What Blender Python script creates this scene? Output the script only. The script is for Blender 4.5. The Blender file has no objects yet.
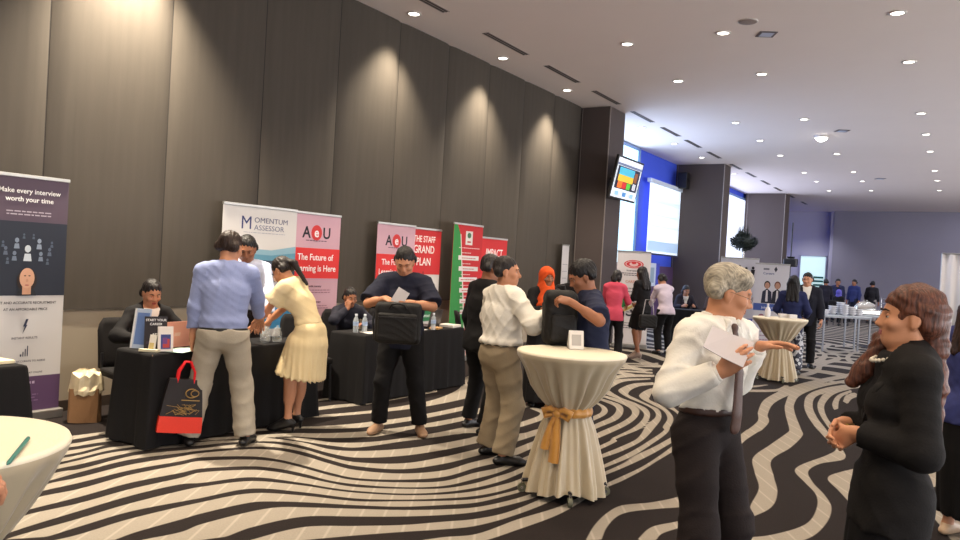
import bpy, bmesh, math, random
import numpy as np
from mathutils import Vector, Matrix

SC = bpy.context.scene
COL = SC.collection
random.seed(7)

# ------------------------------------------------------------------ camera
CAM_H = 1.63
AX = np.array([0.83937763, -0.05469795, -0.54078954])   # room x in camera axes (right, up, forward)
AY = np.array([0.54059647, -0.01954612, 0.84105494])
AZ = np.array([0.05657432, 0.99831162, -0.01316295])
cam_d = bpy.data.cameras.new('camera'); cam = bpy.data.objects.new('camera', cam_d); COL.objects.link(cam)
right = Vector((AX[0], AY[0], AZ[0])); up = Vector((AX[1], AY[1], AZ[1])); fwd = Vector((AX[2], AY[2], AZ[2]))
Mc = Matrix((right, up, -fwd)).transposed().to_4x4(); Mc.translation = (0, 0, CAM_H)
cam.matrix_world = Mc
cam_d.sensor_width = 36; cam_d.lens = 28.125; cam_d.clip_end = 200; cam_d.clip_start = 0.05
SC.camera = cam
# ------------------------------------------------------------------ world, exposure
w = bpy.data.worlds.new('world'); SC.world = w; w.use_nodes = True
w.node_tree.nodes['Background'].inputs[0].default_value = (0.5, 0.5, 0.6, 1)
w.node_tree.nodes['Background'].inputs[1].default_value = 0.05
SC.view_settings.view_transform = 'Standard'; SC.view_settings.look = 'None'
SC.view_settings.gamma = 1; SC.view_settings.use_curve_mapping = False
SC.view_settings.exposure = -0.62
SC.cycles.use_denoising = True
SC.cycles.max_bounces = 7; SC.cycles.diffuse_bounces = 5; SC.cycles.glossy_bounces = 3
SC.cycles.transmission_bounces = 4; SC.cycles.transparent_max_bounces = 6
SC.cycles.sample_clamp_indirect = 4.0
SC.cycles.caustics_reflective = False; SC.cycles.caustics_refractive = False

H = 5.0           # ceiling height
XW = -7.0         # panelled wall

# ------------------------------------------------------------------ lights (lamp positions of the ceiling's downlights)
ROWX = {'wall': -6.6, 'second': -4.42, 'third': -3.0, 'fourth': -0.86, 'fifth': 1.35}
ROWY = [3.2, 5.7, 8.2, 10.6, 13.0, 17.0, 19.4, 21.9, 25.6, 28.0, 30.9]
def lamp(name, kind, loc, energy, color, rot=(0, 0, 0), **kw):
    d = bpy.data.lights.new(name, kind); d.energy = energy; d.color = color
    for k, v in kw.items(): setattr(d, k, v)
    o = bpy.data.objects.new(name, d); o.location = loc; o.rotation_euler = rot; COL.objects.link(o); return o
WARM = (1.0, 0.84, 0.64); NEUT = (1.0, 0.91, 0.84); COOL = (0.90, 0.91, 1.0)
WASH = (1.0, 0.88, 0.70)
def row_col(y): return WARM if y < 12 else (NEUT if y < 18 else COOL)
E_WALL = 1250; E_ROOM = 240; FILL_STRENGTH = 15.0
for y in [0.1, 4.25, 8.2, 10.6, 13.0]:
    lamp('wall_washer_light', 'SPOT', (ROWX['wall'], y, H - 0.06), E_WALL * (2.0 if y < 2 else 2.7 if y < 7 else 0.8), WASH, spot_size=math.radians(92), spot_blend=0.9, shadow_soft_size=0.06)
for rx, dens in (('second', 1), ('third', 1), ('fourth', 1), ('fifth', 1)):
    for y in [-1.8, 0.7, 3.2, 5.7, 8.2, 10.6, 13.0, 17.0, 19.4, 21.9, 25.6, 28.0, 30.9]:
        e = E_ROOM * (1.15 if y < 9 else (0.75 if y < 15 else 0.55))
        if rx == 'second': e *= 1.1
        if rx == 'fourth' or rx == 'fifth': e *= 0.75
        lamp('downlight_or_fill_lamp', 'SPOT', (ROWX[rx], y, H - 0.06), e, row_col(y), spot_size=math.radians(125), spot_blend=0.9, shadow_soft_size=0.07)
lamp('downlight_or_fill_lamp', 'SPOT', (-6.3, 38.6, H - .06), 500, COOL, spot_size=math.radians(120), spot_blend=.9, shadow_soft_size=.07)  # lamp added to brighten the recess wall, no fitting built there
# daylight from the glazed foyer behind the columns and blue stage wash at the far end
lamp('foyer_daylight', 'AREA', (-7.70, 17.7, 2.9), 330, (0.50, 0.62, 1.0), (0, math.radians(-90), 0), shape='RECTANGLE', size=4.0, size_y=4.0)
lamp('foyer_daylight_far', 'AREA', (-7.70, 28.2, 2.9), 330, (0.55, 0.66, 1.0), (0, math.radians(-90), 0), shape='RECTANGLE', size=4.0, size_y=7.0)
lamp('stage_wash', 'AREA', (1.5, 33.0, 4.8), 500, (0.80, 0.80, 1.0), (0, math.radians(10), 0), shape='RECTANGLE', size=5.0, size_y=14.0)

# ------------------------------------------------------------------ materials
_M = {}
def mat(name, col=(0.8, 0.8, 0.8), rough=0.6, metal=0.0, emit=None, strength=1.0, noise=0.0, nscale=40.0, bump=0.0, trans=0.0, alpha=1.0, spec=0.5, sheen=0.0, coat=0.0, vary=0.0):
    if name in _M: return _M[name]
    m = bpy.data.materials.new(name); m.use_nodes = True; nt = m.node_tree
    b = nt.nodes['Principled BSDF']
    b.inputs['Base Color'].default_value = (*col, 1); b.inputs['Roughness'].default_value = rough
    b.inputs['Metallic'].default_value = metal; b.inputs['Specular IOR Level'].default_value = spec
    if sheen: b.inputs['Sheen Weight'].default_value = sheen
    if coat: b.inputs['Coat Weight'].default_value = coat
    if trans: b.inputs['Transmission Weight'].default_value = trans
    if alpha < 1: b.inputs['Alpha'].default_value = alpha
    if emit is not None:
        b.inputs['Emission Color'].default_value = (*emit, 1); b.inputs['Emission Strength'].default_value = strength
    if noise or bump:
        tc = nt.nodes.new('ShaderNodeTexCoord'); nz = nt.nodes.new('ShaderNodeTexNoise')
        nz.inputs['Scale'].default_value = nscale; nz.inputs['Detail'].default_value = 4
        nt.links.new(tc.outputs['Object'], nz.inputs['Vector'])
        if noise:
            mx = nt.nodes.new('ShaderNodeMix'); mx.data_type = 'RGBA'
            mx.inputs['A'].default_value = (*[c * (1 - noise) for c in col], 1); mx.inputs['B'].default_value = (*[min(1, c * (1 + noise)) for c in col], 1)
            nt.links.new(nz.outputs['Fac'], mx.inputs['Factor']); nt.links.new(mx.outputs['Result'], b.inputs['Base Color'])
        if bump:
            bp = nt.nodes.new('ShaderNodeBump'); bp.inputs['Strength'].default_value = bump; bp.inputs['Distance'].default_value = 0.01
            nt.links.new(nz.outputs['Fac'], bp.inputs['Height']); nt.links.new(bp.outputs['Normal'], b.inputs['Normal'])
    _M[name] = m; return m
def srgb(r, g, b):
    f = lambda c: (c / 255 / 12.92) if c / 255 <= 0.04045 else ((c / 255 + 0.055) / 1.055) ** 2.4
    return (f(r), f(g), f(b))
def cm(r, g, b, rough=0.7, **kw):
    return mat('paint_%02x%02x%02x_%d%s' % (r, g, b, rough * 100, ''.join(sorted(kw))), srgb(r, g, b), rough, **kw)
def fab(name, r, g, b, **kw):
    kw.setdefault('noise', 0.10); kw.setdefault('bump', 0.15); kw.setdefault('nscale', 120)
    return mat(name, srgb(r, g, b), kw.pop('rough', 0.85), spec=kw.pop('spec', 0.25), **kw)

def hair_mat(name, col, hi=1.8, scale=(70, 70, 5), bump=.8):
    if name in _M: return _M[name]
    m = bpy.data.materials.new(name); m.use_nodes = True; nt = m.node_tree; b = nt.nodes['Principled BSDF']
    tc = nt.nodes.new('ShaderNodeTexCoord'); mp = nt.nodes.new('ShaderNodeMapping'); mp.inputs['Scale'].default_value = scale
    wz = nt.nodes.new('ShaderNodeTexNoise'); wz.inputs['Scale'].default_value = 9
    ad = nt.nodes.new('ShaderNodeMix'); ad.data_type = 'VECTOR'; ad.inputs['Factor'].default_value = 0.04
    nz = nt.nodes.new('ShaderNodeTexNoise'); nz.inputs['Scale'].default_value = 2.2; nz.inputs['Detail'].default_value = 5
    nt.links.new(tc.outputs['Object'], wz.inputs['Vector']); nt.links.new(tc.outputs['Object'], ad.inputs[4]); nt.links.new(wz.outputs['Color'], ad.inputs[5])
    nt.links.new(ad.outputs[1], mp.inputs['Vector']); nt.links.new(mp.outputs['Vector'], nz.inputs['Vector'])
    cr = nt.nodes.new('ShaderNodeValToRGB'); cr.color_ramp.elements[0].position = .35; cr.color_ramp.elements[1].position = .68
    cr.color_ramp.elements[0].color = (*[c * .55 for c in col], 1); cr.color_ramp.elements[1].color = (*[min(1, c * hi) for c in col], 1)
    nt.links.new(nz.outputs['Fac'], cr.inputs['Fac']); nt.links.new(cr.outputs['Color'], b.inputs['Base Color'])
    bp = nt.nodes.new('ShaderNodeBump'); bp.inputs['Strength'].default_value = bump; bp.inputs['Distance'].default_value = .006
    nt.links.new(nz.outputs['Fac'], bp.inputs['Height']); nt.links.new(bp.outputs['Normal'], b.inputs['Normal'])
    b.inputs['Roughness'].default_value = .48; b.inputs['Specular IOR Level'].default_value = .35
    _M[name] = m; return m
# ------------------------------------------------------------------ object helpers
def link(name, me, m=None, parent=None, loc=None, rotz=None):
    o = bpy.data.objects.new(name, me); COL.objects.link(o)
    if m is not None:
        for k in (m if isinstance(m, (list, tuple)) else [m]): me.materials.append(k)
    if parent is not None: o.parent = parent
    if loc is not None: o.location = loc
    if rotz is not None: o.rotation_euler = (0, 0, rotz)
    return o
def tag(o, label=None, cat=None, group=None, kind=None):
    if label: o['label'] = label
    if cat: o['category'] = cat
    if group: o['group'] = group
    if kind: o['kind'] = kind
    return o
def thing(name, label, cat, loc=(0, 0, 0), rotz=0.0, group=None):
    o = bpy.data.objects.new(name, None); COL.objects.link(o); o.empty_display_size = 0.1
    o.location = loc; o.rotation_euler = (0, 0, rotz)
    return tag(o, label, cat, group)
def dup(root, loc, rotz=None, label=None, group=None):
    r = root.copy(); COL.objects.link(r); r.location = loc
    if rotz is not None: r.rotation_euler = (0, 0, rotz)
    if label: r['label'] = label
    if group: r['group'] = group
    for ch in list(root.children):
        c = ch.copy(); COL.objects.link(c); c.parent = r
        for g in list(ch.children):
            d = g.copy(); COL.objects.link(d); d.parent = c
    return r
class MB:
    """collects shapes, builds ONE mesh object"""
    def __init__(s): s.v = []; s.f = []; s.mi = []; s.sm = []
    def add(s, vs, fs, mi=0, smooth=False):
        n = len(s.v); s.v += [tuple(p) for p in vs]; s.f += [tuple(i + n for i in q) for q in fs]
        s.mi += [mi] * len(fs); s.sm += [smooth] * len(fs); return s
    def box(s, lo, hi, mi=0, M=None):
        x0, y0, z0 = lo; x1, y1, z1 = hi
        vs = [(x0, y0, z0), (x1, y0, z0), (x1, y1, z0), (x0, y1, z0), (x0, y0, z1), (x1, y0, z1), (x1, y1, z1), (x0, y1, z1)]
        if M is not None: vs = [M @ Vector(p) for p in vs]
        return s.add(vs, [(0, 3, 2, 1), (4, 5, 6, 7), (0, 1, 5, 4), (1, 2, 6, 5), (2, 3, 7, 6), (3, 0, 4, 7)], mi)
    def lathe(s, prof, n=24, c=(0, 0, 0), mi=0, cap=True, fn=None):
        vs = []; fs = []
        for r, z in prof:
            for k in range(n):
                a = 2 * math.pi * k / n; rr = r * (fn(a, z) if fn else 1)
                vs.append((c[0] + rr * math.cos(a), c[1] + rr * math.sin(a), c[2] + z))
        for i in range(len(prof) - 1):
            for k in range(n):
                fs.append((i * n + k, i * n + (k + 1) % n, (i + 1) * n + (k + 1) % n, (i + 1) * n + k))
        s.add(vs, fs, mi, True)
        if cap:
            m = len(prof) - 1
            s.add(vs[:n], [tuple(range(n - 1, -1, -1))], mi); s.add(vs[m * n:], [tuple(range(n))], mi)
        return s
    def tube(s, pts, r, n=10, mi=0):
        P = [Vector(p) for p in pts]; vs = []; fs = []
        rr = r if isinstance(r, (list, tuple)) else [r] * len(P)
        up0 = None
        for i, p in enumerate(P):
            t = (P[min(i + 1, len(P) - 1)] - P[max(i - 1, 0)]).normalized()
            if up0 is None: up0 = t.orthogonal().normalized()
            up0 = (up0 - t * up0.dot(t)).normalized(); b = t.cross(up0)
            for k in range(n):
                a = 2 * math.pi * k / n; vs.append(p + (up0 * math.cos(a) + b * math.sin(a)) * rr[i])
        m = len(P)
        for i in range(m - 1):
            for k in range(n): fs.append((i * n + k, i * n + (k + 1) % n, (i + 1) * n + (k + 1) % n, (i + 1) * n + k))
        s.add(vs, fs, mi, True)
        s.add(vs[:n], [tuple(range(n - 1, -1, -1))], mi); s.add(vs[-n:], [tuple(range(n))], mi)
        return s
    def ball(s, c, r, n=12, mi=0):
        rx, ry, rz = (r, r, r) if not isinstance(r, (tuple, list)) else r
        vs = [(c[0], c[1], c[2] - rz)]; fs = []; m = max(4, n // 2)
        for i in range(1, m):
            ph = -math.pi / 2 + math.pi * i / m
            for k in range(n):
                a = 2 * math.pi * k / n; vs.append((c[0] + rx * math.cos(ph) * math.cos(a), c[1] + ry * math.cos(ph) * math.sin(a), c[2] + rz * math.sin(ph)))
        vs.append((c[0], c[1], c[2] + rz)); L = len(vs) - 1
        for k in range(n):
            fs.append((0, 1 + (k + 1) % n, 1 + k)); fs.append((L, L - n + k, L - n + (k + 1) % n))
        for i in range(m - 2):
            for k in range(n): fs.append((1 + i * n + k, 1 + i * n + (k + 1) % n, 1 + (i + 1) * n + (k + 1) % n, 1 + (i + 1) * n + k))
        return s.add(vs, fs, mi, True)
    def poly(s, pts, mi=0): return s.add(pts, [tuple(range(len(pts)))], mi)
    def build(s, name, m, parent=None, bevel=0.0, loc=None, rotz=None):
        me = bpy.data.meshes.new(name); me.from_pydata(s.v, [], s.f); me.update()
        for p, mi, sm in zip(me.polygons, s.mi, s.sm): p.material_index = mi; p.use_smooth = sm
        o = link(name, me, m, parent, loc, rotz)
        if bevel:
            b = o.modifiers.new('bevel', 'BEVEL'); b.width = bevel; b.segments = 2; b.limit_method = 'ANGLE'
        return o
def box(name, lo, hi, m, parent=None, bevel=0.0, M=None): return MB().box(lo, hi, M=M).build(name, m, parent, bevel)
def lettering(body, size, m, parent, x, y, z, align='CENTER', bold=0.0, name='lettering', shear=0.0, sx=1.0, rot=None):
    """flat letters standing on the -Y face of their parent, baseline at z"""
    cu = bpy.data.curves.new(name, 'FONT'); cu.body = body; cu.size = size; cu.align_x = align; cu.extrude = 0.0006
    cu.offset = bold * size; cu.shear = shear; cu.resolution_u = 3
    t = bpy.data.objects.new('t', cu); me = bpy.data.meshes.new_from_object(t)
    bpy.data.objects.remove(t); bpy.data.curves.remove(cu)
    R = Matrix.Translation((x, y, z)) @ (rot if rot is not None else Matrix.Rotation(math.pi / 2, 4, 'X')) @ Matrix.Diagonal((sx, 1, 1, 1))
    me.transform(R)
    return link(name, me, m, parent)
STRIPES = [
([(-2.52,3.25),(-2.38,3.48),(-2.27,3.67),(-2.20,3.99),(-2.13,4.46),(-2.14,5.12),(-2.11,5.46),(-2.10,5.85),(-2.11,6.36),(-2.12,6.98),(-2.15,7.60)],[(-2.65,3.26),(-2.56,3.43),(-2.47,3.60),(-2.35,3.77),(-2.29,4.16),(-2.20,4.59),(-2.18,5.21),(-2.16,5.56),(-2.14,5.97),(-2.16,6.51),(-2.21,7.24),(-2.24,7.90)]),
([(-3.48,2.37),(-3.27,2.70),(-3.01,3.08),(-2.85,3.31),(-2.70,3.51),(-2.54,3.71),(-2.43,3.88),(-2.35,4.17),(-2.30,4.59),(-2.28,5.40),(-2.25,5.79),(-2.23,6.21),(-2.23,6.72),(-2.27,7.45),(-2.46,8.11),(-2.54,8.37),(-2.70,8.64),(-2.90,8.98),(-2.98,9.15),(-3.10,9.64),(-3.11,10.14)],[(-3.25,2.69),(-3.25,2.86),(-3.18,3.19),(-2.97,3.40),(-2.77,3.60),(-2.62,3.81),(-2.50,3.98),(-2.41,4.22),(-2.37,4.66),(-2.32,5.51),(-2.30,5.92),(-2.31,6.42),(-2.31,6.95),(-2.35,7.68),(-2.48,7.96),(-2.61,8.37),(-2.75,8.63),(-2.95,8.85),(-3.10,9.11),(-3.18,9.35),(-3.25,9.80),(-3.16,10.28)]),
([(-3.39,2.80),(-3.40,2.99),(-3.31,3.31),(-3.08,3.52),(-2.87,3.71),(-2.69,3.91),(-2.57,4.09),(-2.48,4.35),(-2.42,4.64),(-2.37,5.60),(-2.33,6.23),(-2.36,6.81),(-2.41,7.39),(-2.48,7.70),(-2.60,8.16),(-2.78,8.55),(-3.00,8.87),(-3.20,9.08),(-3.27,9.24),(-3.39,9.83),(-3.24,10.32)],[(-3.65,2.29),(-3.69,2.43),(-3.63,2.68),(-3.65,2.82),(-3.61,3.16),(-3.55,3.32),(-3.43,3.43),(-3.17,3.63),(-2.94,3.81),(-2.75,4.00),(-2.62,4.17),(-2.53,4.42),(-2.48,4.69),(-2.41,5.68),(-2.40,6.39),(-2.43,6.95),(-2.48,7.51),(-2.54,7.64),(-2.65,8.11),(-2.84,8.53),(-3.08,8.82),(-3.31,9.08),(-3.44,9.34),(-3.52,9.92),(-3.47,10.36)]),
([(-3.79,2.38),(-3.81,2.52),(-3.80,2.81),(-3.80,2.93),(-3.74,3.28),(-3.63,3.40),(-3.50,3.50),(-3.22,3.68),(-2.98,3.86),(-2.80,4.07),(-2.67,4.25),(-2.60,4.48),(-2.55,4.74),(-2.51,5.91),(-2.47,6.33),(-2.48,6.88),(-2.60,7.58),(-2.72,8.11),(-2.91,8.56),(-3.14,8.80),(-3.34,9.01),(-3.58,9.30),(-3.70,10.03),(-3.55,10.45)],[(-4.02,2.14),(-4.00,2.30),(-4.02,2.61),(-3.97,3.06),(-3.88,3.40),(-3.60,3.59),(-3.27,3.74),(-3.05,3.94),(-2.85,4.14),(-2.71,4.32),(-2.63,4.56),(-2.59,4.79),(-2.56,6.03),(-2.54,6.50),(-2.55,6.94),(-2.70,7.60),(-2.79,8.13),(-2.96,8.51),(-3.19,8.77),(-3.46,9.01),(-3.74,9.37),(-3.82,9.65),(-3.85,10.20),(-3.70,10.56)]),
([(-4.09,2.18),(-4.11,2.36),(-4.13,2.69),(-4.04,3.11),(-3.96,3.46),(-3.65,3.64),(-3.31,3.78),(-3.07,3.97),(-2.88,4.18),(-2.75,4.37),(-2.67,4.60),(-2.65,4.83),(-2.64,6.21),(-2.65,6.67),(-2.69,6.74),(-2.69,7.42),(-2.83,8.05),(-3.02,8.48),(-3.28,8.75),(-3.53,8.94),(-3.86,9.34),(-3.91,9.49),(-4.01,10.26),(-3.82,10.80)],[(-4.21,2.02),(-4.22,2.13),(-4.23,2.42),(-4.26,2.76),(-4.25,3.12),(-4.23,3.25),(-4.09,3.57),(-3.76,3.74),(-3.56,3.80),(-3.39,3.87),(-3.13,4.04),(-2.93,4.25),(-2.81,4.46),(-2.75,4.70),(-2.72,4.89),(-2.70,6.33),(-2.71,6.76),(-2.73,6.65),(-2.76,7.38),(-2.89,8.03),(-3.08,8.42),(-3.33,8.69),(-3.58,8.88),(-3.80,9.04),(-3.98,9.31),(-4.14,9.83),(-4.14,10.44),(-3.86,10.91)]),
([(-4.28,2.05),(-4.31,2.18),(-4.35,2.49),(-4.39,2.85),(-4.37,3.21),(-4.30,3.31),(-4.16,3.63),(-3.80,3.78),(-3.60,3.83),(-3.42,3.90),(-3.15,4.07),(-2.96,4.29),(-2.85,4.53),(-2.80,4.76),(-2.79,4.98),(-2.83,6.65),(-2.86,7.49),(-2.97,8.08),(-3.14,8.46),(-3.46,8.77),(-3.74,8.91),(-3.88,8.90)],[(-4.48,2.20),(-4.50,2.30),(-4.48,2.56),(-4.51,2.92),(-4.49,3.30),(-4.50,3.46),(-4.30,3.75),(-4.12,3.84),(-3.90,3.88),(-3.67,3.91),(-3.48,3.96),(-3.22,4.15),(-3.01,4.36),(-2.91,4.62),(-2.88,4.88),(-2.86,5.10),(-2.93,6.87),(-2.95,7.51),(-3.03,8.02),(-3.19,8.36),(-3.44,8.61),(-3.75,8.80),(-3.84,8.81)]),
([(-4.57,2.24),(-4.58,2.34),(-4.59,2.62),(-4.63,3.00),(-4.59,3.37),(-4.58,3.52),(-4.37,3.81),(-4.19,3.90),(-3.96,3.94),(-3.71,3.95),(-3.52,4.01),(-3.24,4.18),(-3.04,4.41),(-2.97,4.71),(-2.93,4.95),(-2.93,5.16),(-3.02,7.06),(-3.04,7.64),(-3.17,8.12),(-3.35,8.47),(-3.61,8.65),(-3.80,8.72)],[(-4.73,2.32),(-4.76,2.50),(-4.74,2.71),(-4.79,3.10),(-4.76,3.49),(-4.75,3.64),(-4.51,3.93),(-4.32,4.02),(-4.07,4.04),(-3.80,4.04),(-3.58,4.08),(-3.31,4.27),(-3.11,4.50),(-3.06,4.84),(-2.99,5.16),(-3.12,7.29),(-3.14,7.67),(-3.23,8.05),(-3.36,8.32),(-3.60,8.52),(-3.74,8.59)]),
([(-4.82,2.37),(-4.86,2.56),(-4.86,2.77),(-4.89,3.17),(-4.84,3.55),(-4.83,3.70),(-4.58,3.99),(-4.38,4.07),(-4.12,4.09),(-3.85,4.09),(-3.62,4.12),(-3.35,4.32),(-3.17,4.59),(-3.13,4.96),(-3.08,5.29),(-3.21,7.51),(-3.26,7.86),(-3.40,8.17),(-3.60,8.38),(-3.68,8.43)],[(-4.95,2.43),(-4.98,2.67),(-4.97,2.83),(-5.01,3.24),(-4.95,3.62),(-4.93,3.77),(-4.75,4.13),(-4.57,4.25),(-4.32,4.28),(-4.02,4.26),(-3.76,4.27),(-3.45,4.44),(-3.27,4.73),(-3.24,5.05),(-3.20,5.38),(-3.31,7.73),(-3.37,7.97),(-3.46,8.15),(-3.54,8.25),(-3.62,8.29)]),
([(-5.00,2.45),(-5.04,2.70),(-5.08,2.90),(-5.13,3.31),(-5.03,3.68),(-4.99,3.82),(-4.81,4.18),(-4.65,4.31),(-4.40,4.36),(-4.09,4.34),(-3.83,4.35),(-3.52,4.53),(-3.38,4.87),(-3.33,5.20),(-3.31,5.39)],[(-5.15,2.62),(-5.18,2.84),(-5.15,2.94),(-5.21,3.36),(-5.17,3.55),(-5.04,3.86),(-4.98,4.06),(-4.90,4.26),(-4.73,4.38),(-4.46,4.42),(-4.15,4.40),(-3.90,4.43),(-3.62,4.66),(-3.50,5.04),(-3.45,5.37),(-3.41,5.61)]),
([(-5.22,2.66),(-5.26,2.88),(-5.26,2.99),(-5.30,3.42),(-5.26,3.61),(-5.12,3.92),(-5.05,4.12),(-4.94,4.29),(-4.79,4.44),(-4.53,4.49),(-4.23,4.48),(-3.99,4.53),(-3.76,4.83),(-3.63,5.23),(-3.57,5.55),(-3.53,5.80)],[(-5.33,2.76),(-5.36,3.05),(-5.39,3.37),(-5.17,4.08),(-5.05,4.25),(-5.00,4.43),(-4.86,4.50),(-4.61,4.57),(-4.31,4.57),(-4.12,4.68),(-3.90,5.01),(-3.77,5.42),(-3.71,5.73),(-3.68,5.97)]),
([(-5.39,2.79),(-5.42,3.08),(-5.46,3.41),(-5.22,4.12),(-5.10,4.29),(-5.05,4.47),(-4.89,4.54),(-4.64,4.60),(-4.40,4.66),(-4.20,4.76),(-4.06,5.20),(-3.92,5.63),(-3.85,5.94),(-3.82,6.19)],[(-5.52,2.85),(-5.49,3.12),(-5.53,3.45),(-4.95,4.49),(-4.88,4.54),(-4.79,4.64),(-4.66,4.70),(-4.46,4.75),(-4.33,4.86),(-4.20,5.08),(-4.10,5.43),(-4.04,5.70),(-3.98,6.15)]),
([(-5.58,2.89),(-5.56,3.16),(-5.60,3.49),(-4.96,4.51),(-4.90,4.56),(-4.82,4.67),(-4.70,4.74),(-4.56,4.86),(-4.45,5.00),(-4.32,5.22),(-4.28,5.67),(-4.20,5.92),(-4.15,6.40)],[(-5.69,2.94),(-5.65,3.21),(-5.62,3.44),(-4.94,4.72),(-4.81,4.85),(-4.69,4.99),(-4.54,5.24),(-4.37,5.79),(-4.26,6.56)]),
([(-5.77,2.98),(-5.74,3.26),(-5.71,3.50),(-5.00,4.91),(-4.81,5.11),(-4.65,5.36),(-4.51,5.97),(-4.44,6.83)],[(-5.88,3.04),(-5.83,3.31),(-5.82,3.56),(-5.06,4.96),(-4.90,5.20),(-4.78,5.51),(-4.63,6.12),(-4.57,7.06)]),
([(-5.99,3.09),(-5.95,3.38),(-5.94,3.64),(-5.27,5.28),(-5.13,5.59),(-5.00,5.95),(-4.87,6.44),(-4.82,6.96),(-4.82,7.44)],[(-6.13,3.16),(-6.06,3.44),(-6.01,3.68),(-5.34,5.36),(-5.21,5.68),(-5.09,6.06),(-5.02,6.63),(-5.01,7.21),(-5.08,7.59)]),
([(-5.46,5.08),(-5.27,5.29),(-5.13,5.59),(-5.00,5.95),(-4.88,6.45),(-4.84,6.97),(-4.89,7.50),(-5.08,7.88),(-5.42,8.27),(-5.72,8.92)],[(-5.53,5.14),(-5.34,5.36),(-5.21,5.68),(-5.09,6.05),(-5.01,6.62),(-5.05,7.16),(-5.25,7.84),(-5.63,8.48),(-5.81,9.01)]),
([(-5.67,5.27),(-5.50,5.53),(-5.44,5.77),(-5.38,6.01),(-5.34,6.14),(-5.31,6.94),(-5.29,7.42)],[(-5.75,5.34),(-5.60,5.63),(-5.56,5.89),(-5.47,6.12),(-5.38,6.19),(-5.35,6.98),(-5.41,7.58)]),
([(-5.98,5.48),(-5.81,5.85),(-5.81,5.99),(-5.74,6.25)],[(-6.07,5.55),(-5.89,5.93),(-5.87,6.21),(-5.83,6.34)]),
([(-3.87,8.89),(-4.03,9.34),(-4.15,10.06),(-4.16,10.63),(-3.87,11.11)],[(-3.99,9.01),(-4.11,9.40),(-4.31,10.37),(-4.28,10.94),(-3.95,11.33)]),
([(-4.66,10.67),(-4.43,11.16),(-4.01,11.42)],[(-4.72,10.82),(-4.50,11.34),(-4.08,11.61)]),
([(-4.71,11.09),(-4.54,11.49),(-4.14,11.78)],[(-4.78,11.23),(-4.60,11.64),(-4.20,11.93)]),
([(-4.82,11.40),(-4.64,11.82),(-4.48,12.01),(-4.23,12.22)],[(-4.88,11.55),(-4.70,11.98),(-4.54,12.17),(-4.30,12.40)]),
([(-4.97,11.75),(-4.64,12.25),(-4.40,12.33),(-4.36,12.68)],[(-5.07,11.97),(-4.70,12.42),(-4.49,12.57),(-4.45,12.93)]),
([(-1.73,4.20),(-1.79,4.42),(-1.82,4.66),(-1.79,4.81),(-1.65,5.03),(-1.55,5.17),(-1.51,5.42),(-1.71,7.56),(-1.71,8.17),(-1.70,8.34),(-1.74,8.88),(-1.85,9.34),(-1.96,10.33),(-1.89,11.66),(-1.70,13.31),(-1.45,14.52),(-1.49,15.65),(-1.64,16.52),(-1.87,17.40),(-1.96,18.45),(-1.89,19.40)],[(-1.80,4.13),(-1.87,4.43),(-1.90,4.72),(-1.88,4.91),(-1.75,5.11),(-1.63,5.42),(-1.61,5.66),(-1.80,7.62),(-1.83,8.28),(-1.82,8.22),(-1.85,8.84),(-1.98,9.44),(-2.12,10.53),(-2.06,12.18),(-1.84,13.56),(-1.60,14.69),(-1.54,15.77),(-1.65,16.30),(-1.93,17.13),(-2.06,18.56),(-2.02,19.93)]),
([(-1.47,4.42),(-1.48,4.55),(-1.43,4.73),(-1.35,4.98),(-1.17,4.97),(-1.13,5.19),(-1.05,5.60),(-1.09,6.03),(-1.20,6.46),(-1.34,7.05),(-1.30,7.71),(-1.31,8.43),(-1.37,8.70),(-1.61,9.70),(-1.74,10.39),(-1.81,11.31),(-1.69,12.51),(-1.41,13.65),(-1.25,14.27)],[(-1.56,4.34),(-1.57,4.63),(-1.47,4.87),(-1.42,5.16),(-1.22,5.11),(-1.14,5.22),(-1.18,5.59),(-1.23,6.06),(-1.36,6.50),(-1.49,7.02),(-1.48,7.67),(-1.46,8.43),(-1.47,8.59),(-1.70,9.60),(-1.83,10.29),(-1.94,11.37),(-1.81,12.62),(-1.44,14.03),(-1.29,14.67)]),
([(-1.04,4.69),(-0.90,4.87),(-0.74,5.07),(-0.68,5.47),(-0.70,5.92),(-0.79,6.23),(-0.92,6.54),(-1.01,6.89),(-0.97,7.25),(-0.82,7.62),(-0.91,8.12),(-1.08,8.67),(-1.15,8.92),(-1.36,9.66),(-1.53,10.46),(-1.62,11.33),(-1.53,12.09),(-1.35,12.96),(-1.21,13.52)],[(-1.07,4.82),(-0.93,5.01),(-0.79,5.38),(-0.78,5.78),(-0.84,6.18),(-0.97,6.49),(-1.10,6.80),(-1.10,7.06),(-0.97,7.66),(-0.94,8.02),(-1.07,8.38),(-1.31,9.11),(-1.23,8.84),(-1.47,9.69),(-1.64,10.51),(-1.74,11.50),(-1.63,12.46),(-1.37,13.33),(-1.24,13.89)]),
([(-0.85,8.32),(-1.21,9.54),(-1.37,10.30),(-1.44,10.93),(-1.45,11.85),(-1.32,12.64),(-1.18,13.01)],[(-0.92,8.26),(-1.26,9.48),(-1.43,10.22),(-1.53,10.93),(-1.56,11.94),(-1.34,12.94),(-1.21,13.32)]),
([(-1.24,10.52),(-1.32,11.27),(-1.33,11.78),(-1.28,12.27)],[(-1.27,10.37),(-1.36,10.93),(-1.40,11.80),(-1.31,12.56)]),
([(-1.27,11.23),(-1.30,11.81),(-1.25,12.25),(-1.20,12.16)],[(-1.19,11.04),(-1.20,11.52),(-1.17,11.81),(-1.15,11.88)]),
([(-0.77,7.12),(-0.84,6.88),(-0.83,6.71),(-0.73,6.47),(-0.61,6.16)],[(-0.67,7.38),(-0.59,7.04),(-0.54,6.62),(-0.53,6.23),(-0.56,6.09)]),
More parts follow.
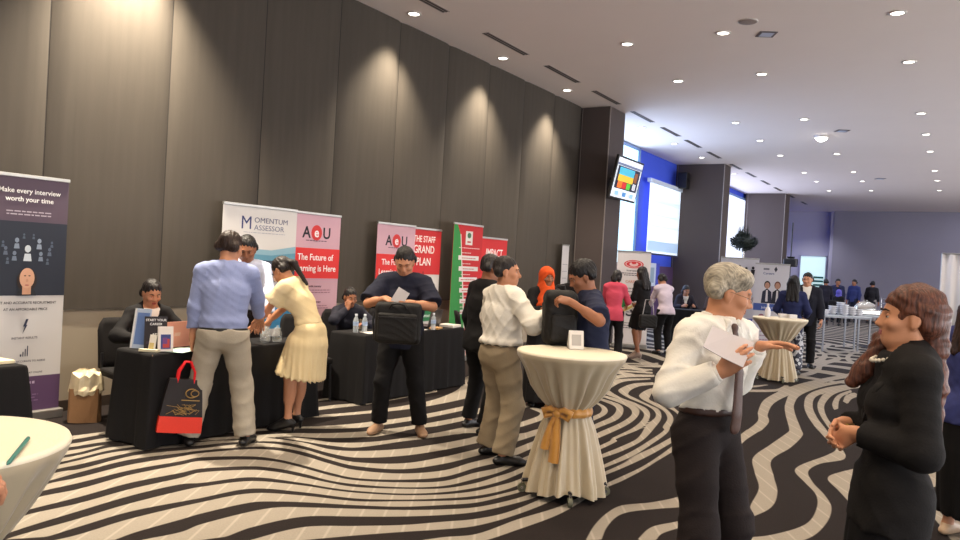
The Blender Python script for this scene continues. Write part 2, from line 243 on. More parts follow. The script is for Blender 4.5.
([(-0.51,5.16),(-0.52,5.40),(-0.51,5.46)],[(-0.45,5.21),(-0.48,5.35),(-0.50,5.45)]),
([(-0.36,9.94),(-0.22,10.78),(-0.10,10.04),(0.07,9.40)],[(-0.37,11.39),(-0.20,11.34),(-0.04,10.47),(0.07,10.05)]),
([(-0.34,9.45),(-0.27,9.52),(-0.07,9.15),(0.07,8.70)],[(-0.32,9.99),(-0.22,9.92),(-0.08,9.53),(0.07,9.18)]),
([(-0.31,8.79),(-0.21,8.90),(-0.06,8.51),(0.07,8.10)],[(-0.33,9.22),(-0.22,9.18),(-0.08,8.89),(0.07,8.51)]),
([(-0.29,8.22),(-0.20,8.30),(-0.06,7.97),(0.02,8.05)],[(-0.31,8.66),(-0.20,8.72),(-0.06,8.32),(0.07,8.05)]),
([(-0.24,6.50),(-0.19,6.87),(-0.08,7.22),(-0.01,7.49),(0.07,7.73)],[(-0.33,8.18),(-0.19,8.21),(-0.10,8.05),(-0.06,7.75),(-0.07,7.44)]),
([(-0.22,6.84),(-0.14,6.44),(-0.04,6.05),(0.04,5.70)],[(-0.20,7.04),(-0.08,6.53),(0.02,6.16),(0.12,5.88)]),
([(-0.06,6.91),(0.01,6.65),(0.12,6.32)],[(-0.04,7.09),(0.04,6.84),(0.14,6.54)]),
([(-2.26,13.26),(-2.09,13.67),(-2.04,14.53),(-2.13,15.61),(-2.02,16.72),(-2.06,17.51),(-2.42,18.69),(-2.64,19.56),(-2.66,20.77)],[(-2.30,13.48),(-2.19,14.13),(-2.18,14.96),(-2.29,16.02),(-2.17,17.11),(-2.17,17.75),(-2.59,18.77),(-2.78,19.72),(-2.83,21.38)]),
([(-2.20,14.32),(-2.31,15.45),(-2.26,16.50),(-2.34,17.60),(-2.53,18.39),(-2.95,19.58)],[(-2.38,15.27),(-2.42,15.96),(-2.42,17.08),(-2.48,17.80),(-2.66,18.48),(-3.06,19.74)]),
([(-2.49,16.17),(-2.47,16.99),(-2.64,17.95),(-2.89,18.71)],[(-2.58,16.73),(-2.58,17.13),(-2.69,17.70),(-2.87,18.32)]),
([(-1.46,16.16),(-1.62,16.77),(-1.77,17.94),(-1.73,19.36),(-1.62,19.82)],[(-1.50,16.93),(-1.61,17.22),(-1.71,18.04),(-1.68,18.87),(-1.57,19.31)]),
([(-2.48,10.83),(-2.15,11.28),(-2.09,11.84),(-2.12,12.10)],[(-2.53,11.06),(-2.21,11.49),(-2.17,11.91),(-2.18,12.07)]),
([(-2.58,11.23),(-2.46,11.45),(-2.36,11.87)],[(-2.63,11.41),(-2.52,11.60),(-2.40,11.90)]),
([(-2.34,18.13),(-2.18,18.65),(-2.06,19.61),(-2.00,20.48)],[(-2.42,18.69),(-2.26,19.29),(-2.12,20.14),(-2.04,20.94)]),
([(-2.53,20.14),(-2.28,20.83),(-2.07,21.18)],[(-2.60,20.71),(-2.35,21.43),(-2.12,21.68)]),
([(-3.33,5.20),(-3.34,5.31),(-3.32,6.24),(-3.32,6.57),(-3.38,6.93),(-3.49,7.25),(-3.63,7.44)],[(-3.45,5.37),(-3.44,5.46),(-3.44,6.45),(-3.43,6.75),(-3.47,7.01),(-3.54,7.19),(-3.63,7.30)]),
([(-3.60,5.57),(-3.59,5.69),(-3.34,6.02),(-3.35,6.38),(-3.40,6.72)],[(-3.70,5.72),(-3.70,5.85),(-3.47,6.24),(-3.42,6.50),(-3.48,6.87)]),
([(-3.86,5.78),(-3.85,5.87),(-3.60,6.17),(-3.60,6.50),(-3.60,6.85),(-3.63,7.10),(-3.87,7.47),(-3.99,7.49)],[(-3.95,5.92),(-3.96,6.04),(-3.68,6.31),(-3.71,6.69),(-3.73,7.09),(-3.79,7.27),(-3.86,7.33),(-4.00,7.41)]),
([(-4.26,6.56),(-4.21,6.80),(-4.14,7.09),(-4.07,7.29),(-4.05,7.50)],[(-4.44,6.83),(-4.37,7.06),(-4.31,7.36),(-4.22,7.54),(-4.20,7.73)]),
([(-4.49,8.01),(-4.46,8.24),(-4.15,8.05)],[(-4.62,8.24),(-4.63,8.60),(-4.24,8.31)])]
# ================================================================== SETTING
ST = dict(kind='structure')
def grey_panel_material():
    m = bpy.data.materials.new('wall_fabric'); m.use_nodes = True; nt = m.node_tree; b = nt.nodes['Principled BSDF']
    tc = nt.nodes.new('ShaderNodeTexCoord'); mp = nt.nodes.new('ShaderNodeMapping'); mp.inputs['Scale'].default_value = (9, 9, 0.7)
    nz = nt.nodes.new('ShaderNodeTexNoise'); nz.inputs['Scale'].default_value = 1.6; nz.inputs['Detail'].default_value = 5
    wv = nt.nodes.new('ShaderNodeTexNoise'); wv.inputs['Scale'].default_value = 260
    nt.links.new(tc.outputs['Object'], mp.inputs['Vector']); nt.links.new(mp.outputs['Vector'], nz.inputs['Vector']); nt.links.new(tc.outputs['Object'], wv.inputs['Vector'])
    mx = nt.nodes.new('ShaderNodeMix'); mx.data_type = 'RGBA'
    mx.inputs['A'].default_value = (*srgb(74, 68, 61), 1); mx.inputs['B'].default_value = (*srgb(86, 79, 71), 1)
    nt.links.new(nz.outputs['Fac'], mx.inputs['Factor']); nt.links.new(mx.outputs['Result'], b.inputs['Base Color'])
    ad = nt.nodes.new('ShaderNodeMath'); ad.operation = 'ADD'; nt.links.new(nz.outputs['Fac'], ad.inputs[0]); nt.links.new(wv.outputs['Fac'], ad.inputs[1])
    bp = nt.nodes.new('ShaderNodeBump'); bp.inputs['Strength'].default_value = 0.25; bp.inputs['Distance'].default_value = 0.01
    nt.links.new(ad.outputs[0], bp.inputs['Height']); nt.links.new(bp.outputs['Normal'], b.inputs['Normal'])
    b.inputs['Roughness'].default_value = 0.9; b.inputs['Specular IOR Level'].default_value = 0.2
    return m
PANEL = grey_panel_material()
SEAM = mat('seam_dark', srgb(40, 34, 30), 0.9)
CREAM = mat('dado_cream', srgb(160, 147, 128), 0.8, noise=0.05, nscale=3)
CEIL = mat('ceiling_paint', srgb(240, 226, 218), 0.9, noise=0.02, nscale=1.5)
COLM = mat('column_cladding', srgb(84, 73, 70), 0.85, noise=0.06, nscale=2)
COLEDGE = mat('column_edge_trim', srgb(165, 155, 148), 0.4, metal=0.5)
LILAC = mat('far_wall_lilac', srgb(196, 192, 206), 0.9, noise=0.03, nscale=1)
FARW = mat('far_wall_grey', srgb(150, 146, 158), 0.9, noise=0.05, nscale=1.2)
PLUM = mat('plum_wall', srgb(84, 58, 96), 0.8)
BLUEW = mat('stage_blue_wall', srgb(64, 92, 222), 0.7, noise=0.1, nscale=0.6)

# panelled wall: each panel padded, butt-jointed on 1.22 m centres
mb = MB(); P = 1.225; y0 = 3.55 - 8 * P
mb.box((XW - 0.12, -6, 0), (XW - 0.03, 14.6, H), 1)
k = 0
while y0 + k * P < 14.55:
    a = y0 + k * P + 0.006; b = min(y0 + (k + 1) * P - 0.006, 14.6); k += 1
    if b < -6: continue
    vs = []; fs = []; n = 12
    for i in range(n + 1):
        t = i / n; yy = a + (b - a) * t
        e = 1 - min(1, min(t, 1 - t) * (b - a) / 0.03)
        x = XW - 0.028 * e * e + 0.006 * math.sin(t * math.pi)
        vs += [(x, yy, 0.95), (x, yy, H)]
    for i in range(n): fs.append((2 * i, 2 * i + 2, 2 * i + 3, 2 * i + 1))
    mb.add(vs, fs, 0, True)
    mb.poly([(XW - 0.05, a, 0.95), (XW + 0.0, a, 0.95), (XW, b, 0.95), (XW - 0.05, b, 0.95)], 1)
tag(mb.build('wall_left', [PANEL, SEAM]), **ST)
tag(box('trim_1', (XW - 0.05, -6, 0.1), (XW - 0.012, 14.6, 0.948), CREAM), **ST)
tag(box('baseboard_left', (XW - 0.05, -6, 0), (XW + 0.004, 14.6, 0.1), mat('base_dark', srgb(60, 48, 40), 0.6)), **ST)
# ceiling
tag(box('ceiling', (-14.0, -6, H), (9, 42, H + 0.1), CEIL), **ST)
# columns
def column(n, x0, x1, y0, y1):
    m = MB().box((x0, y0, 0), (x1, y1, H - 0.002))
    m.box((x0 + 0.09, y0 - 0.004, 0), (x0 + 0.10, y0 + 0.01, H - 0.002), 1)
    m.box((x1 - 0.012, y0 - 0.006, 0), (x1 + 0.006, y0 + 0.012, H - 0.002), 1)
    m.box((x1 - 0.01, y1 - 0.01, 0), (x1 + 0.004, y1 + 0.004, H - 0.002), 1)
    tag(m.build('trim_%d' % n, [COLM, COLEDGE]), **ST)
column(2, XW - 0.1, -6.37, 14.6, 15.4)
column(3, -7.85, -6.3, 23.3, 24.0)
column(4, -7.7, -6.15, 31.9, 32.8)
# far walls, right wall, back wall
tag(box('wall_far', (-5.4, 40.0, 0), (9, 40.15, H), FARW), **ST)
mb = MB().box((-9.0, 40.6, 0), (-5.4, 40.75, H)); mb.box((-5.55, 40.1, 0), (-5.4, 40.7, H))
tag(mb.build('wall_recess', LILAC), **ST)
tag(box('wall_right', (8.9, -6, 0), (9.0, 40, H), PANEL), **ST)
tag(box('wall_back', (-7.1, -6.1, 0), (9, -6, H), PANEL), **ST)
# foyer behind the columns
SKYG = mat('bright_glass', (0.5, 0.6, 0.7), 0.3, emit=srgb(190, 235, 255), strength=2.1)
SKYG2 = mat('bright_glass_white', (0.6, 0.6, 0.7), 0.3, emit=srgb(225, 235, 255), strength=1.9)
tag(box('wall_foyer', (-7.95, 15.4, 0), (-7.80, 40.6, H), BLUEW), **ST)
tag(box('trim_5', (-7.8, 15.4, 0), (-7.72, 40.6, 1.75), PLUM), **ST)
def window(n, ya, yb, za, zb, g, x=-7.76):
    f = mat('window_frame', srgb(120, 150, 200), 0.4)
    o = box('window_%d' % n, (x - 0.02, ya, za), (x + 0.0, yb, zb), g); tag(o, **ST)
    m = MB()
    for yy in (ya, yb): m.box((x - 0.03, yy - 0.04, za - .04), (x + 0.05, yy + 0.04, zb + .04))
    for zz in (za, zb): m.box((x - 0.03, ya, zz - 0.04), (x + 0.04, yb, zz + 0.04))
    m.build('window_frame', f, o)
window(1, 15.5, 19.9, 1.75, 4.95, SKYG)
window(2, 24.2, 32.6, 1.95, 4.75, SKYG2)
# added glowing windows, unseen at right and behind the viewpoint, as fill light
FILL_GLOW = mat('fill_glass', (.5, .55, .6), .3, emit=(0.95, 0.96, 1.0), strength=FILL_STRENGTH)
for n_, (ya, yb) in enumerate(((-4.5, 4.0), (5.0, 13.5), (14.5, 23.0), (24.0, 33.0))):
    o = tag(box('window_%d' % (n_ + 3), (8.86, ya, .2), (8.9, yb, 2.5), FILL_GLOW), **ST); m_ = MB()
    for k_ in range(6): yy = ya + (yb - ya) * k_ / 5; m_.box((8.80, yy - .04, .1), (8.9, yy + .04, 2.6))
    for zz in (.15, 2.55): m_.box((8.80, ya, zz - .05), (8.9, yb, zz + .05))
    m_.build('window_frame', mat('fill_mullion', srgb(90, 90, 96), .4), o)
o = tag(box('window_7', (-1.0, -6.0, .2), (7.5, -5.96, 2.5), mat('fill_glass_back', (.5, .55, .6), .3, emit=(0.95, 0.96, 1.0), strength=FILL_STRENGTH * .3)), **ST); m_ = MB()
for k_ in range(6): xx = -1.0 + 1.7 * k_; m_.box((xx - .04, -6.0, .1), (xx + .04, -5.9, 2.6))
for zz in (.15, 2.55): m_.box((-1.0, -6.0, zz - .05), (7.5, -5.9, zz + .05))
m_.build('window_frame', mat('fill_mullion', srgb(90, 90, 96), .4), o)
# lit doorway in the recessed far wall
o = tag(box('door_1', (-6.9, 40.52, 0.0), (-5.75, 40.6, 2.75), mat('door_glow', (0.5, 0.6, 0.6), 0.3, emit=srgb(205, 238, 240), strength=1.25)), **ST)
m = MB()
for x in (-6.95, -5.75): m.box((x, 40.48, 0), (x + 0.06, 40.6, 2.8))
m.box((-6.95, 40.48, 2.75), (-5.69, 40.6, 2.82)); m.build('door_frame', mat('door_frame', srgb(190, 190, 205), 0.5), o)
m = MB()
for i in range(9):
    m.box((-6.25, 40.46, 0.15 + i * 0.19), (-5.8, 40.51, 0.25 + i * 0.19))
m.build('stair_treads', mat('stair_green', srgb(60, 110, 105), 0.5), o)

# ------------------------------------------------------------------ carpet
def spline(Pt, n=6):
    Pt = np.array(Pt, float); Q = np.vstack([2 * Pt[0] - Pt[1], Pt, 2 * Pt[-1] - Pt[-2]]); out = []
    for i in range(1, len(Q) - 2):
        p0, p1, p2, p3 = Q[i - 1:i + 3]
        d0 = np.linalg.norm(p1 - p0) + 1e-9; d1 = np.linalg.norm(p2 - p1) + 1e-9; d2 = np.linalg.norm(p3 - p2) + 1e-9
        m1 = (p2 - p0) / (d0 + d1) * d1; m2 = (p3 - p1) / (d1 + d2) * d1
        for t in np.linspace(0, 1, n, endpoint=False):
            out.append((2 * t**3 - 3 * t**2 + 1) * p1 + (t**3 - 2 * t**2 + t) * m1 + (-2 * t**3 + 3 * t**2) * p2 + (t**3 - t**2) * m2)
    out.append(Pt[-1]); return np.array(out)
def make_carpet():
    xs = np.concatenate([np.arange(-14, -7.2, 0.12), np.arange(-7.2, 1.2, 0.028), np.arange(1.2, 9.2, 0.12)])
    ys = np.concatenate([np.arange(-6, 1.4, 0.12), np.arange(1.4, 8, 0.024), np.arange(8, 15, 0.035), np.arange(15, 40.7, 0.08)])
    Xg, Yg = np.meshgrid(xs, ys, indexing='ij')
    # background weave of the carpet where no single stripe can be told apart
    ph = Yg * 1.15 + 0.55 * np.sin(0.9 * Xg + 0.35 * Yg) + 0.3 * np.sin(2.3 * Xg - 0.6 * Yg) + 0.2 * Xg
    base = (np.cos(2 * np.pi * ph) - 0.3) * 0.12
    far = (Yg > np.where(Xg < -4.2, 10.9, np.where(Xg < -2.4, 14.6, np.where(Xg < -1.4, 13.2, 15.0)))) | (Xg > 0.65) | (Yg < 1.2) | (Xg < -7.2)
    D = np.where(far, base, -0.05)
    for a, b in STRIPES:
        Pg = np.vstack([spline(a), spline(b)[::-1]]); n = len(Pg)
        i0, i1 = np.searchsorted(xs, [Pg[:, 0].min() - 0.1, Pg[:, 0].max() + 0.1]); j0, j1 = np.searchsorted(ys, [Pg[:, 1].min() - 0.1, Pg[:, 1].max() + 0.1])
        if i1 <= i0 or j1 <= j0: continue
        x = Xg[i0:i1, j0:j1]; y = Yg[i0:i1, j0:j1]
        dist = np.full(x.shape, 0.06); ins = np.zeros(x.shape, bool)
        for k in range(n):
            x1, y1 = Pg[k]; x2, y2 = Pg[(k + 1) % n]
            if y1 != y2:
                # only rows the edge crosses
                ja, jb = np.searchsorted(ys[j0:j1], [min(y1, y2), max(y1, y2)])
                if jb > ja:
                    yy = y[:, ja:jb]; ins[:, ja:jb] ^= x[:, ja:jb] < (x2 - x1) * (yy - y1) / (y2 - y1) + x1
            ia, ib = np.searchsorted(xs[i0:i1], [min(x1, x2) - 0.06, max(x1, x2) + 0.06]); ja, jb = np.searchsorted(ys[j0:j1], [min(y1, y2) - 0.06, max(y1, y2) + 0.06])
            if ib > ia and jb > ja:
                xx = x[ia:ib, ja:jb] - x1; yy = y[ia:ib, ja:jb] - y1; dx, dy = x2 - x1, y2 - y1
                t = np.clip((xx * dx + yy * dy) / (dx * dx + dy * dy + 1e-12), 0, 1)
                dd = np.hypot(xx - t * dx, yy - t * dy); dist[ia:ib, ja:jb] = np.minimum(dist[ia:ib, ja:jb], dd)
        sd = np.where(ins, dist, -dist)
        D[i0:i1, j0:j1] = np.maximum(D[i0:i1, j0:j1], sd)
    nx, ny = Xg.shape
    co = np.stack([Xg, Yg, np.zeros_like(Xg)], -1).reshape(-1, 3)
    idx = np.arange(nx * ny).reshape(nx, ny)
    q = np.stack([idx[:-1, :-1], idx[1:, :-1], idx[1:, 1:], idx[:-1, 1:]], -1).reshape(-1, 4)
    me = bpy.data.meshes.new('floor'); me.vertices.add(len(co)); me.vertices.foreach_set('co', co.ravel().astype(np.float32))
    me.loops.add(q.size); me.loops.foreach_set('vertex_index', q.ravel().astype(np.int32))
    me.polygons.add(len(q)); me.polygons.foreach_set('loop_start', np.arange(0, q.size, 4, dtype=np.int32))
    me.update(calc_edges=True)
    at = me.attributes.new('stripe', 'FLOAT', 'POINT'); at.data.foreach_set('value', D.ravel().astype(np.float32))
    m = bpy.data.materials.new('carpet'); m.use_nodes = True; nt = m.node_tree; bs = nt.nodes['Principled BSDF']
    an = nt.nodes.new('ShaderNodeAttribute'); an.attribute_name = 'stripe'
    mr = nt.nodes.new('ShaderNodeMapRange'); mr.inputs['From Min'].default_value = -0.004; mr.inputs['From Max'].default_value = 0.004
    nt.links.new(an.outputs['Fac'], mr.inputs['Value'])
    tc = nt.nodes.new('ShaderNodeTexCoord')
    nz = nt.nodes.new('ShaderNodeTexNoise'); nz.inputs['Scale'].default_value = 90; nz.inputs['Detail'].default_value = 3
    nt.links.new(tc.outputs['Object'], nz.inputs['Vector'])
    # woven tufting lines across the pile
    mp = nt.nodes.new('ShaderNodeMapping'); mp.inputs['Rotation'].default_value = (0, 0, math.radians(-32))
    nt.links.new(tc.outputs['Object'], mp.inputs['Vector'])
    wv = nt.nodes.new('ShaderNodeTexWave'); wv.inputs['Scale'].default_value = 2.2; wv.inputs['Distortion'].default_value = 0.15
    nt.links.new(mp.outputs['Vector'], wv.inputs['Vector'])
    cr = nt.nodes.new('ShaderNodeMapRange'); cr.inputs['From Min'].default_value = 0.0; cr.inputs['From Max'].default_value = 0.06
    nt.links.new(wv.outputs['Fac'], cr.inputs['Value'])
    def mix(A, B, fac=None):
        n = nt.nodes.new('ShaderNodeMix'); n.data_type = 'RGBA'
        for s, v in (('A', A), ('B', B)):
            if isinstance(v, tuple): n.inputs[s].default_value = (*v, 1)
            else: nt.links.new(v, n.inputs[s])
        nt.links.new(fac, n.inputs['Factor']); return n.outputs['Result']
    creamc = mix(srgb(134, 126, 115), srgb(156, 147, 134), nz.outputs['Fac'])
    creamc = mix(srgb(162, 153, 140), creamc, cr.outputs['Result'])
    dark = mix(srgb(26, 21, 20), srgb(42, 35, 33), nz.outputs['Fac'])
    c = mix(dark, creamc, mr.outputs['Result'])
    nt.links.new(c, bs.inputs['Base Color']); bs.inputs['Roughness'].default_value = 0.95; bs.inputs['Specular IOR Level'].default_value = 0.15
    bp = nt.nodes.new('ShaderNodeBump'); bp.inputs['Strength'].default_value = 0.3; bp.inputs['Distance'].default_value = 0.006
    nt.links.new(nz.outputs['Fac'], bp.inputs['Height']); nt.links.new(bp.outputs['Normal'], bs.inputs['Normal'])
    tag(link('floor', me, m), **ST)
make_carpet()

# ------------------------------------------------------------------ ceiling fittings
ORD = ['first', 'second', 'third', 'fourth', 'fifth', 'sixth', 'seventh', 'eighth', 'ninth', 'tenth', 'eleventh', 'twelfth', 'thirteenth', 'fourteenth']
LENS = mat('lamp_lens', (1, 0.95, 0.85), 0.3, emit=(1, 0.93, 0.82), strength=14)
RING = mat('lamp_ring', srgb(215, 205, 198), 0.4)
proto = None
rows = {'wall': (ROWX['wall'], [8.2, 10.6, 13.0, 17.0, 19.4, 21.9, 25.6], 'row nearest the panelled wall'),
        'second': (ROWX['second'], [10.6, 13.0, 17.0, 19.4, 21.9, 25.6, 28.0, 30.9], 'second row from the wall'),
        'third': (ROWX['third'], [10.6, 13.0, 17.0, 19.4, 21.9, 25.6, 28.0, 30.9], 'third row from the wall'),
        'fourth': (ROWX['fourth'], [10.6, 13.0, 17.0, 19.4, 21.9, 25.6, 28.0, 30.9], 'rightmost row')}
for key, (x, ylist, words) in rows.items():
    for i, y in enumerate(ylist):
        lab = 'round recessed downlight, %s from the front, %s' % (ORD[i], words)
        if proto is None:
            proto = thing('downlight', lab, 'ceiling light', (x, y, H), 0, 'recessed ceiling downlights')
            MB().lathe([(0.105, 0), (0.105, -0.012), (0.08, -0.016), (0.075, -0.004)], 24, cap=False).build('trim_ring', RING, proto)
            MB().lathe([(0.074, -0.003), (0.074, -0.007)], 20).build('lens', LENS, proto)
        else: dup(proto, (x, y, H), 0, lab)
SL = mat('slot_dark', srgb(70, 58, 54), 0.8)
proto = None
for i, y in enumerate([7.7, 9.95, 11.9, 13.85, 15.85, 17.75, 19.55, 21.55, 24.0, 26.0, 28.2, 30.4, 33.0, 36.0]):
    lab = 'long dark slot air diffuser in the ceiling line along the wall, %s from the front' % ORD[i]
    if proto is None:
        proto = thing('slot_diffuser', lab, 'air vent', (-6.14, y, H), 0, 'slot diffusers in a line')
        box('slot', (-0.05, -0.62, -0.004), (0.05, 0.62, 0.0), SL, proto)
        m = MB()
        for xx in (-0.055, -0.002, 0.05): m.box((xx, -0.63, -0.008), (xx + 0.006, 0.63, 0.0))
        m.build('slot_rim', mat('slot_rim', srgb(150, 138, 132), 0.5), proto)
    else: dup(proto, (-6.14, y, H), 0, lab)
t = thing('ceiling_speaker', 'round flat ceiling speaker beside the square access grille', 'speaker', (-2.58, 10.24, H))
MB().lathe([(0.12, 0), (0.12, -0.012), (0.10, -0.018), (0.0, -0.018)], 28, cap=False).build('grille', mat('speaker_grille', srgb(150, 135, 128), 0.7), t)
MB().lathe([(0.13, 0), (0.13, -0.008), (0.12, -0.012)], 28, cap=False).build('rim', RING, t)
def sq_vent(label, x, y, s, c):
    t = thing('square_vent', label, 'air vent', (x, y, H), .5)
    MB().box((-s, -s, -0.01), (s, s, 0)).build('frame', cm(*c), t)
    m = MB()
    for i in range(4): m.box((-s * .7, -s * .7 + i * s * .38, -0.016), (s * .7, -s * .7 + i * s * .38 + s * .22, -0.01))
    m.build('grille', cm(190, 195, 215), t)
sq_vent('square access grille in the ceiling beside the round speaker', -2.48, 10.88, 0.12, (96, 84, 86))
sq_vent('dark square vent beside the brightest ceiling lamp', -2.46, 18.55, 0.13, (90, 78, 72))
sq_vent('far small dark square vent above the buffet side of the hall', -2.42, 27.4, 0.13, (90, 80, 84))
t = thing('spot_lamp', 'brightest round lamp standing out of the ceiling near the dark square vent', 'ceiling light', (-2.97, 19.1, H))
MB().lathe([(0.16, 0), (0.16, -0.05), (0.13, -0.055)], 24, cap=False).build('housing', RING, t)
MB().lathe([(0.13, -0.03), (0.13, -0.06), (.10, -.10), (.04, -.13), (.0, -.135)], 20, cap=False).build('lens', mat('lamp_lens_bright', (1, 1, 1), 0.3, emit=(1, 0.97, 0.88), strength=40), t)
# ================================================================== FIGURES: signed-distance modelling, surface nets
f4 = np.float32
def V3(*a): return np.array(a if len(a) > 1 else a[0], float)
def nrm(v): v = np.array(v, float); return v / (np.linalg.norm(v) + 1e-9)
def smin(a, b, k):
    if k <= 0: return np.minimum(a, b)
    h = np.maximum(k - np.abs(a - b), 0) / k
    return np.minimum(a, b) - h * h * k * 0.25
class Prim:
    def __init__(s, lo, hi, fn, k=0.02, op='u'): s.lo = np.array(lo, float); s.hi = np.array(hi, float); s.fn = fn; s.k = k; s.op = op
def cone(a, b, ra, rb, k=0.02, op='u', flat=(False, False), sq=None):
    """tapered limb from a to b; sq=(axis, factor) squashes the section along an axis"""
    a = V3(a); b = V3(b); ab = b - a; L = np.linalg.norm(ab) + 1e-9; t = ab / L; R = max(ra, rb)
    def fn(P):
        q = P - a.astype(f4); h = q @ t.astype(f4); tt = np.clip(h / L, 0, 1)
        r = q - h[..., None] * t.astype(f4)
        ax = h - tt * L
        if sq is not None:
            u = nrm(sq[0] - t * np.dot(sq[0], t)).astype(f4); c = r @ u
            r = r + (c * (1 / sq[1] - 1))[..., None] * u
        rad = np.sqrt((r * r).sum(-1) + ax * ax)
        d = rad - (ra + (rb - ra) * tt)
        if flat[0]: d = np.maximum(d, -h)
        if flat[1]: d = np.maximum(d, h - L)
        return d
    return Prim(np.minimum(a, b) - R * 1.05, np.maximum(a, b) + R * 1.05, fn, k, op)
def ell(c, r, Rm=None, k=0.02, op='u'):
    c = V3(c); r = np.array(r, float); Rm = np.eye(3) if Rm is None else np.array(Rm)     # rows = axes
    ext = np.sqrt(((Rm * r[:, None]) ** 2).sum(0))
    def fn(P):
        q = (P - c.astype(f4)) @ Rm.T.astype(f4); k0 = np.sqrt(((q / r.astype(f4)) ** 2).sum(-1)); k1 = np.sqrt(((q / (r * r).astype(f4)) ** 2).sum(-1)) + 1e-6
        return k0 * (k0 - 1) / k1
    return Prim(c - ext, c + ext, fn, k, op)
def loft(cs, Rs, Fs, rx, ry, k=0.03, op='u', flat=(False, False), bulge=None):
    """elliptical sections along a bent spine"""
    cs = [V3(c) for c in cs]; n = len(cs); m = max(max(rx), max(ry)) * 1.1
    A = np.array(cs)
    def fn(P):
        best = None
        for i in range(n - 1):
            a = cs[i]; ab = cs[i + 1] - a; L = np.linalg.norm(ab); t = ab / L
            q = P - a.astype(f4); h = q @ t.astype(f4); tt = np.clip(h / L, 0, 1)
            ax = h - tt * L
            R = nrm(Rs[i] - t * np.dot(Rs[i], t)); F = np.cross(t, R); F = F if np.dot(F, Fs[i]) > 0 else -F
            u = q @ R.astype(f4); w = q @ F.astype(f4)
            X = rx[i] + (rx[i + 1] - rx[i]) * tt; Y = ry[i] + (ry[i + 1] - ry[i]) * tt
            mm = np.minimum(X, Y)
            a0 = (np.abs(u / X) ** 2.3 + np.abs(w / Y) ** 2.3 + np.abs(ax / mm) ** 2.3) ** (1 / 2.3)
            k1 = np.sqrt((u / X**2) ** 2 + (w / Y**2) ** 2 + (ax / mm**2) ** 2) / np.maximum(np.sqrt((u / X) ** 2 + (w / Y) ** 2 + (ax / mm) ** 2), 1e-4)
            d = (a0 - 1) / np.maximum(k1, 1e-3)
            if flat[0] and i == 0: d = np.maximum(d, -h)
            if flat[1] and i == n - 2: d = np.maximum(d, h - L)
            best = d if best is None else np.minimum(best, d)
        return best
    return Prim(A.min(0) - m, A.max(0) + m, fn, k, op)
def half(p, n, k=0.01):
    """keeps the side of the plane away from n"""
    p = V3(p); n = nrm(n)
    return Prim([-9] * 3, [9] * 3, lambda P: (P - p.astype(f4)) @ n.astype(f4), k, 'i')
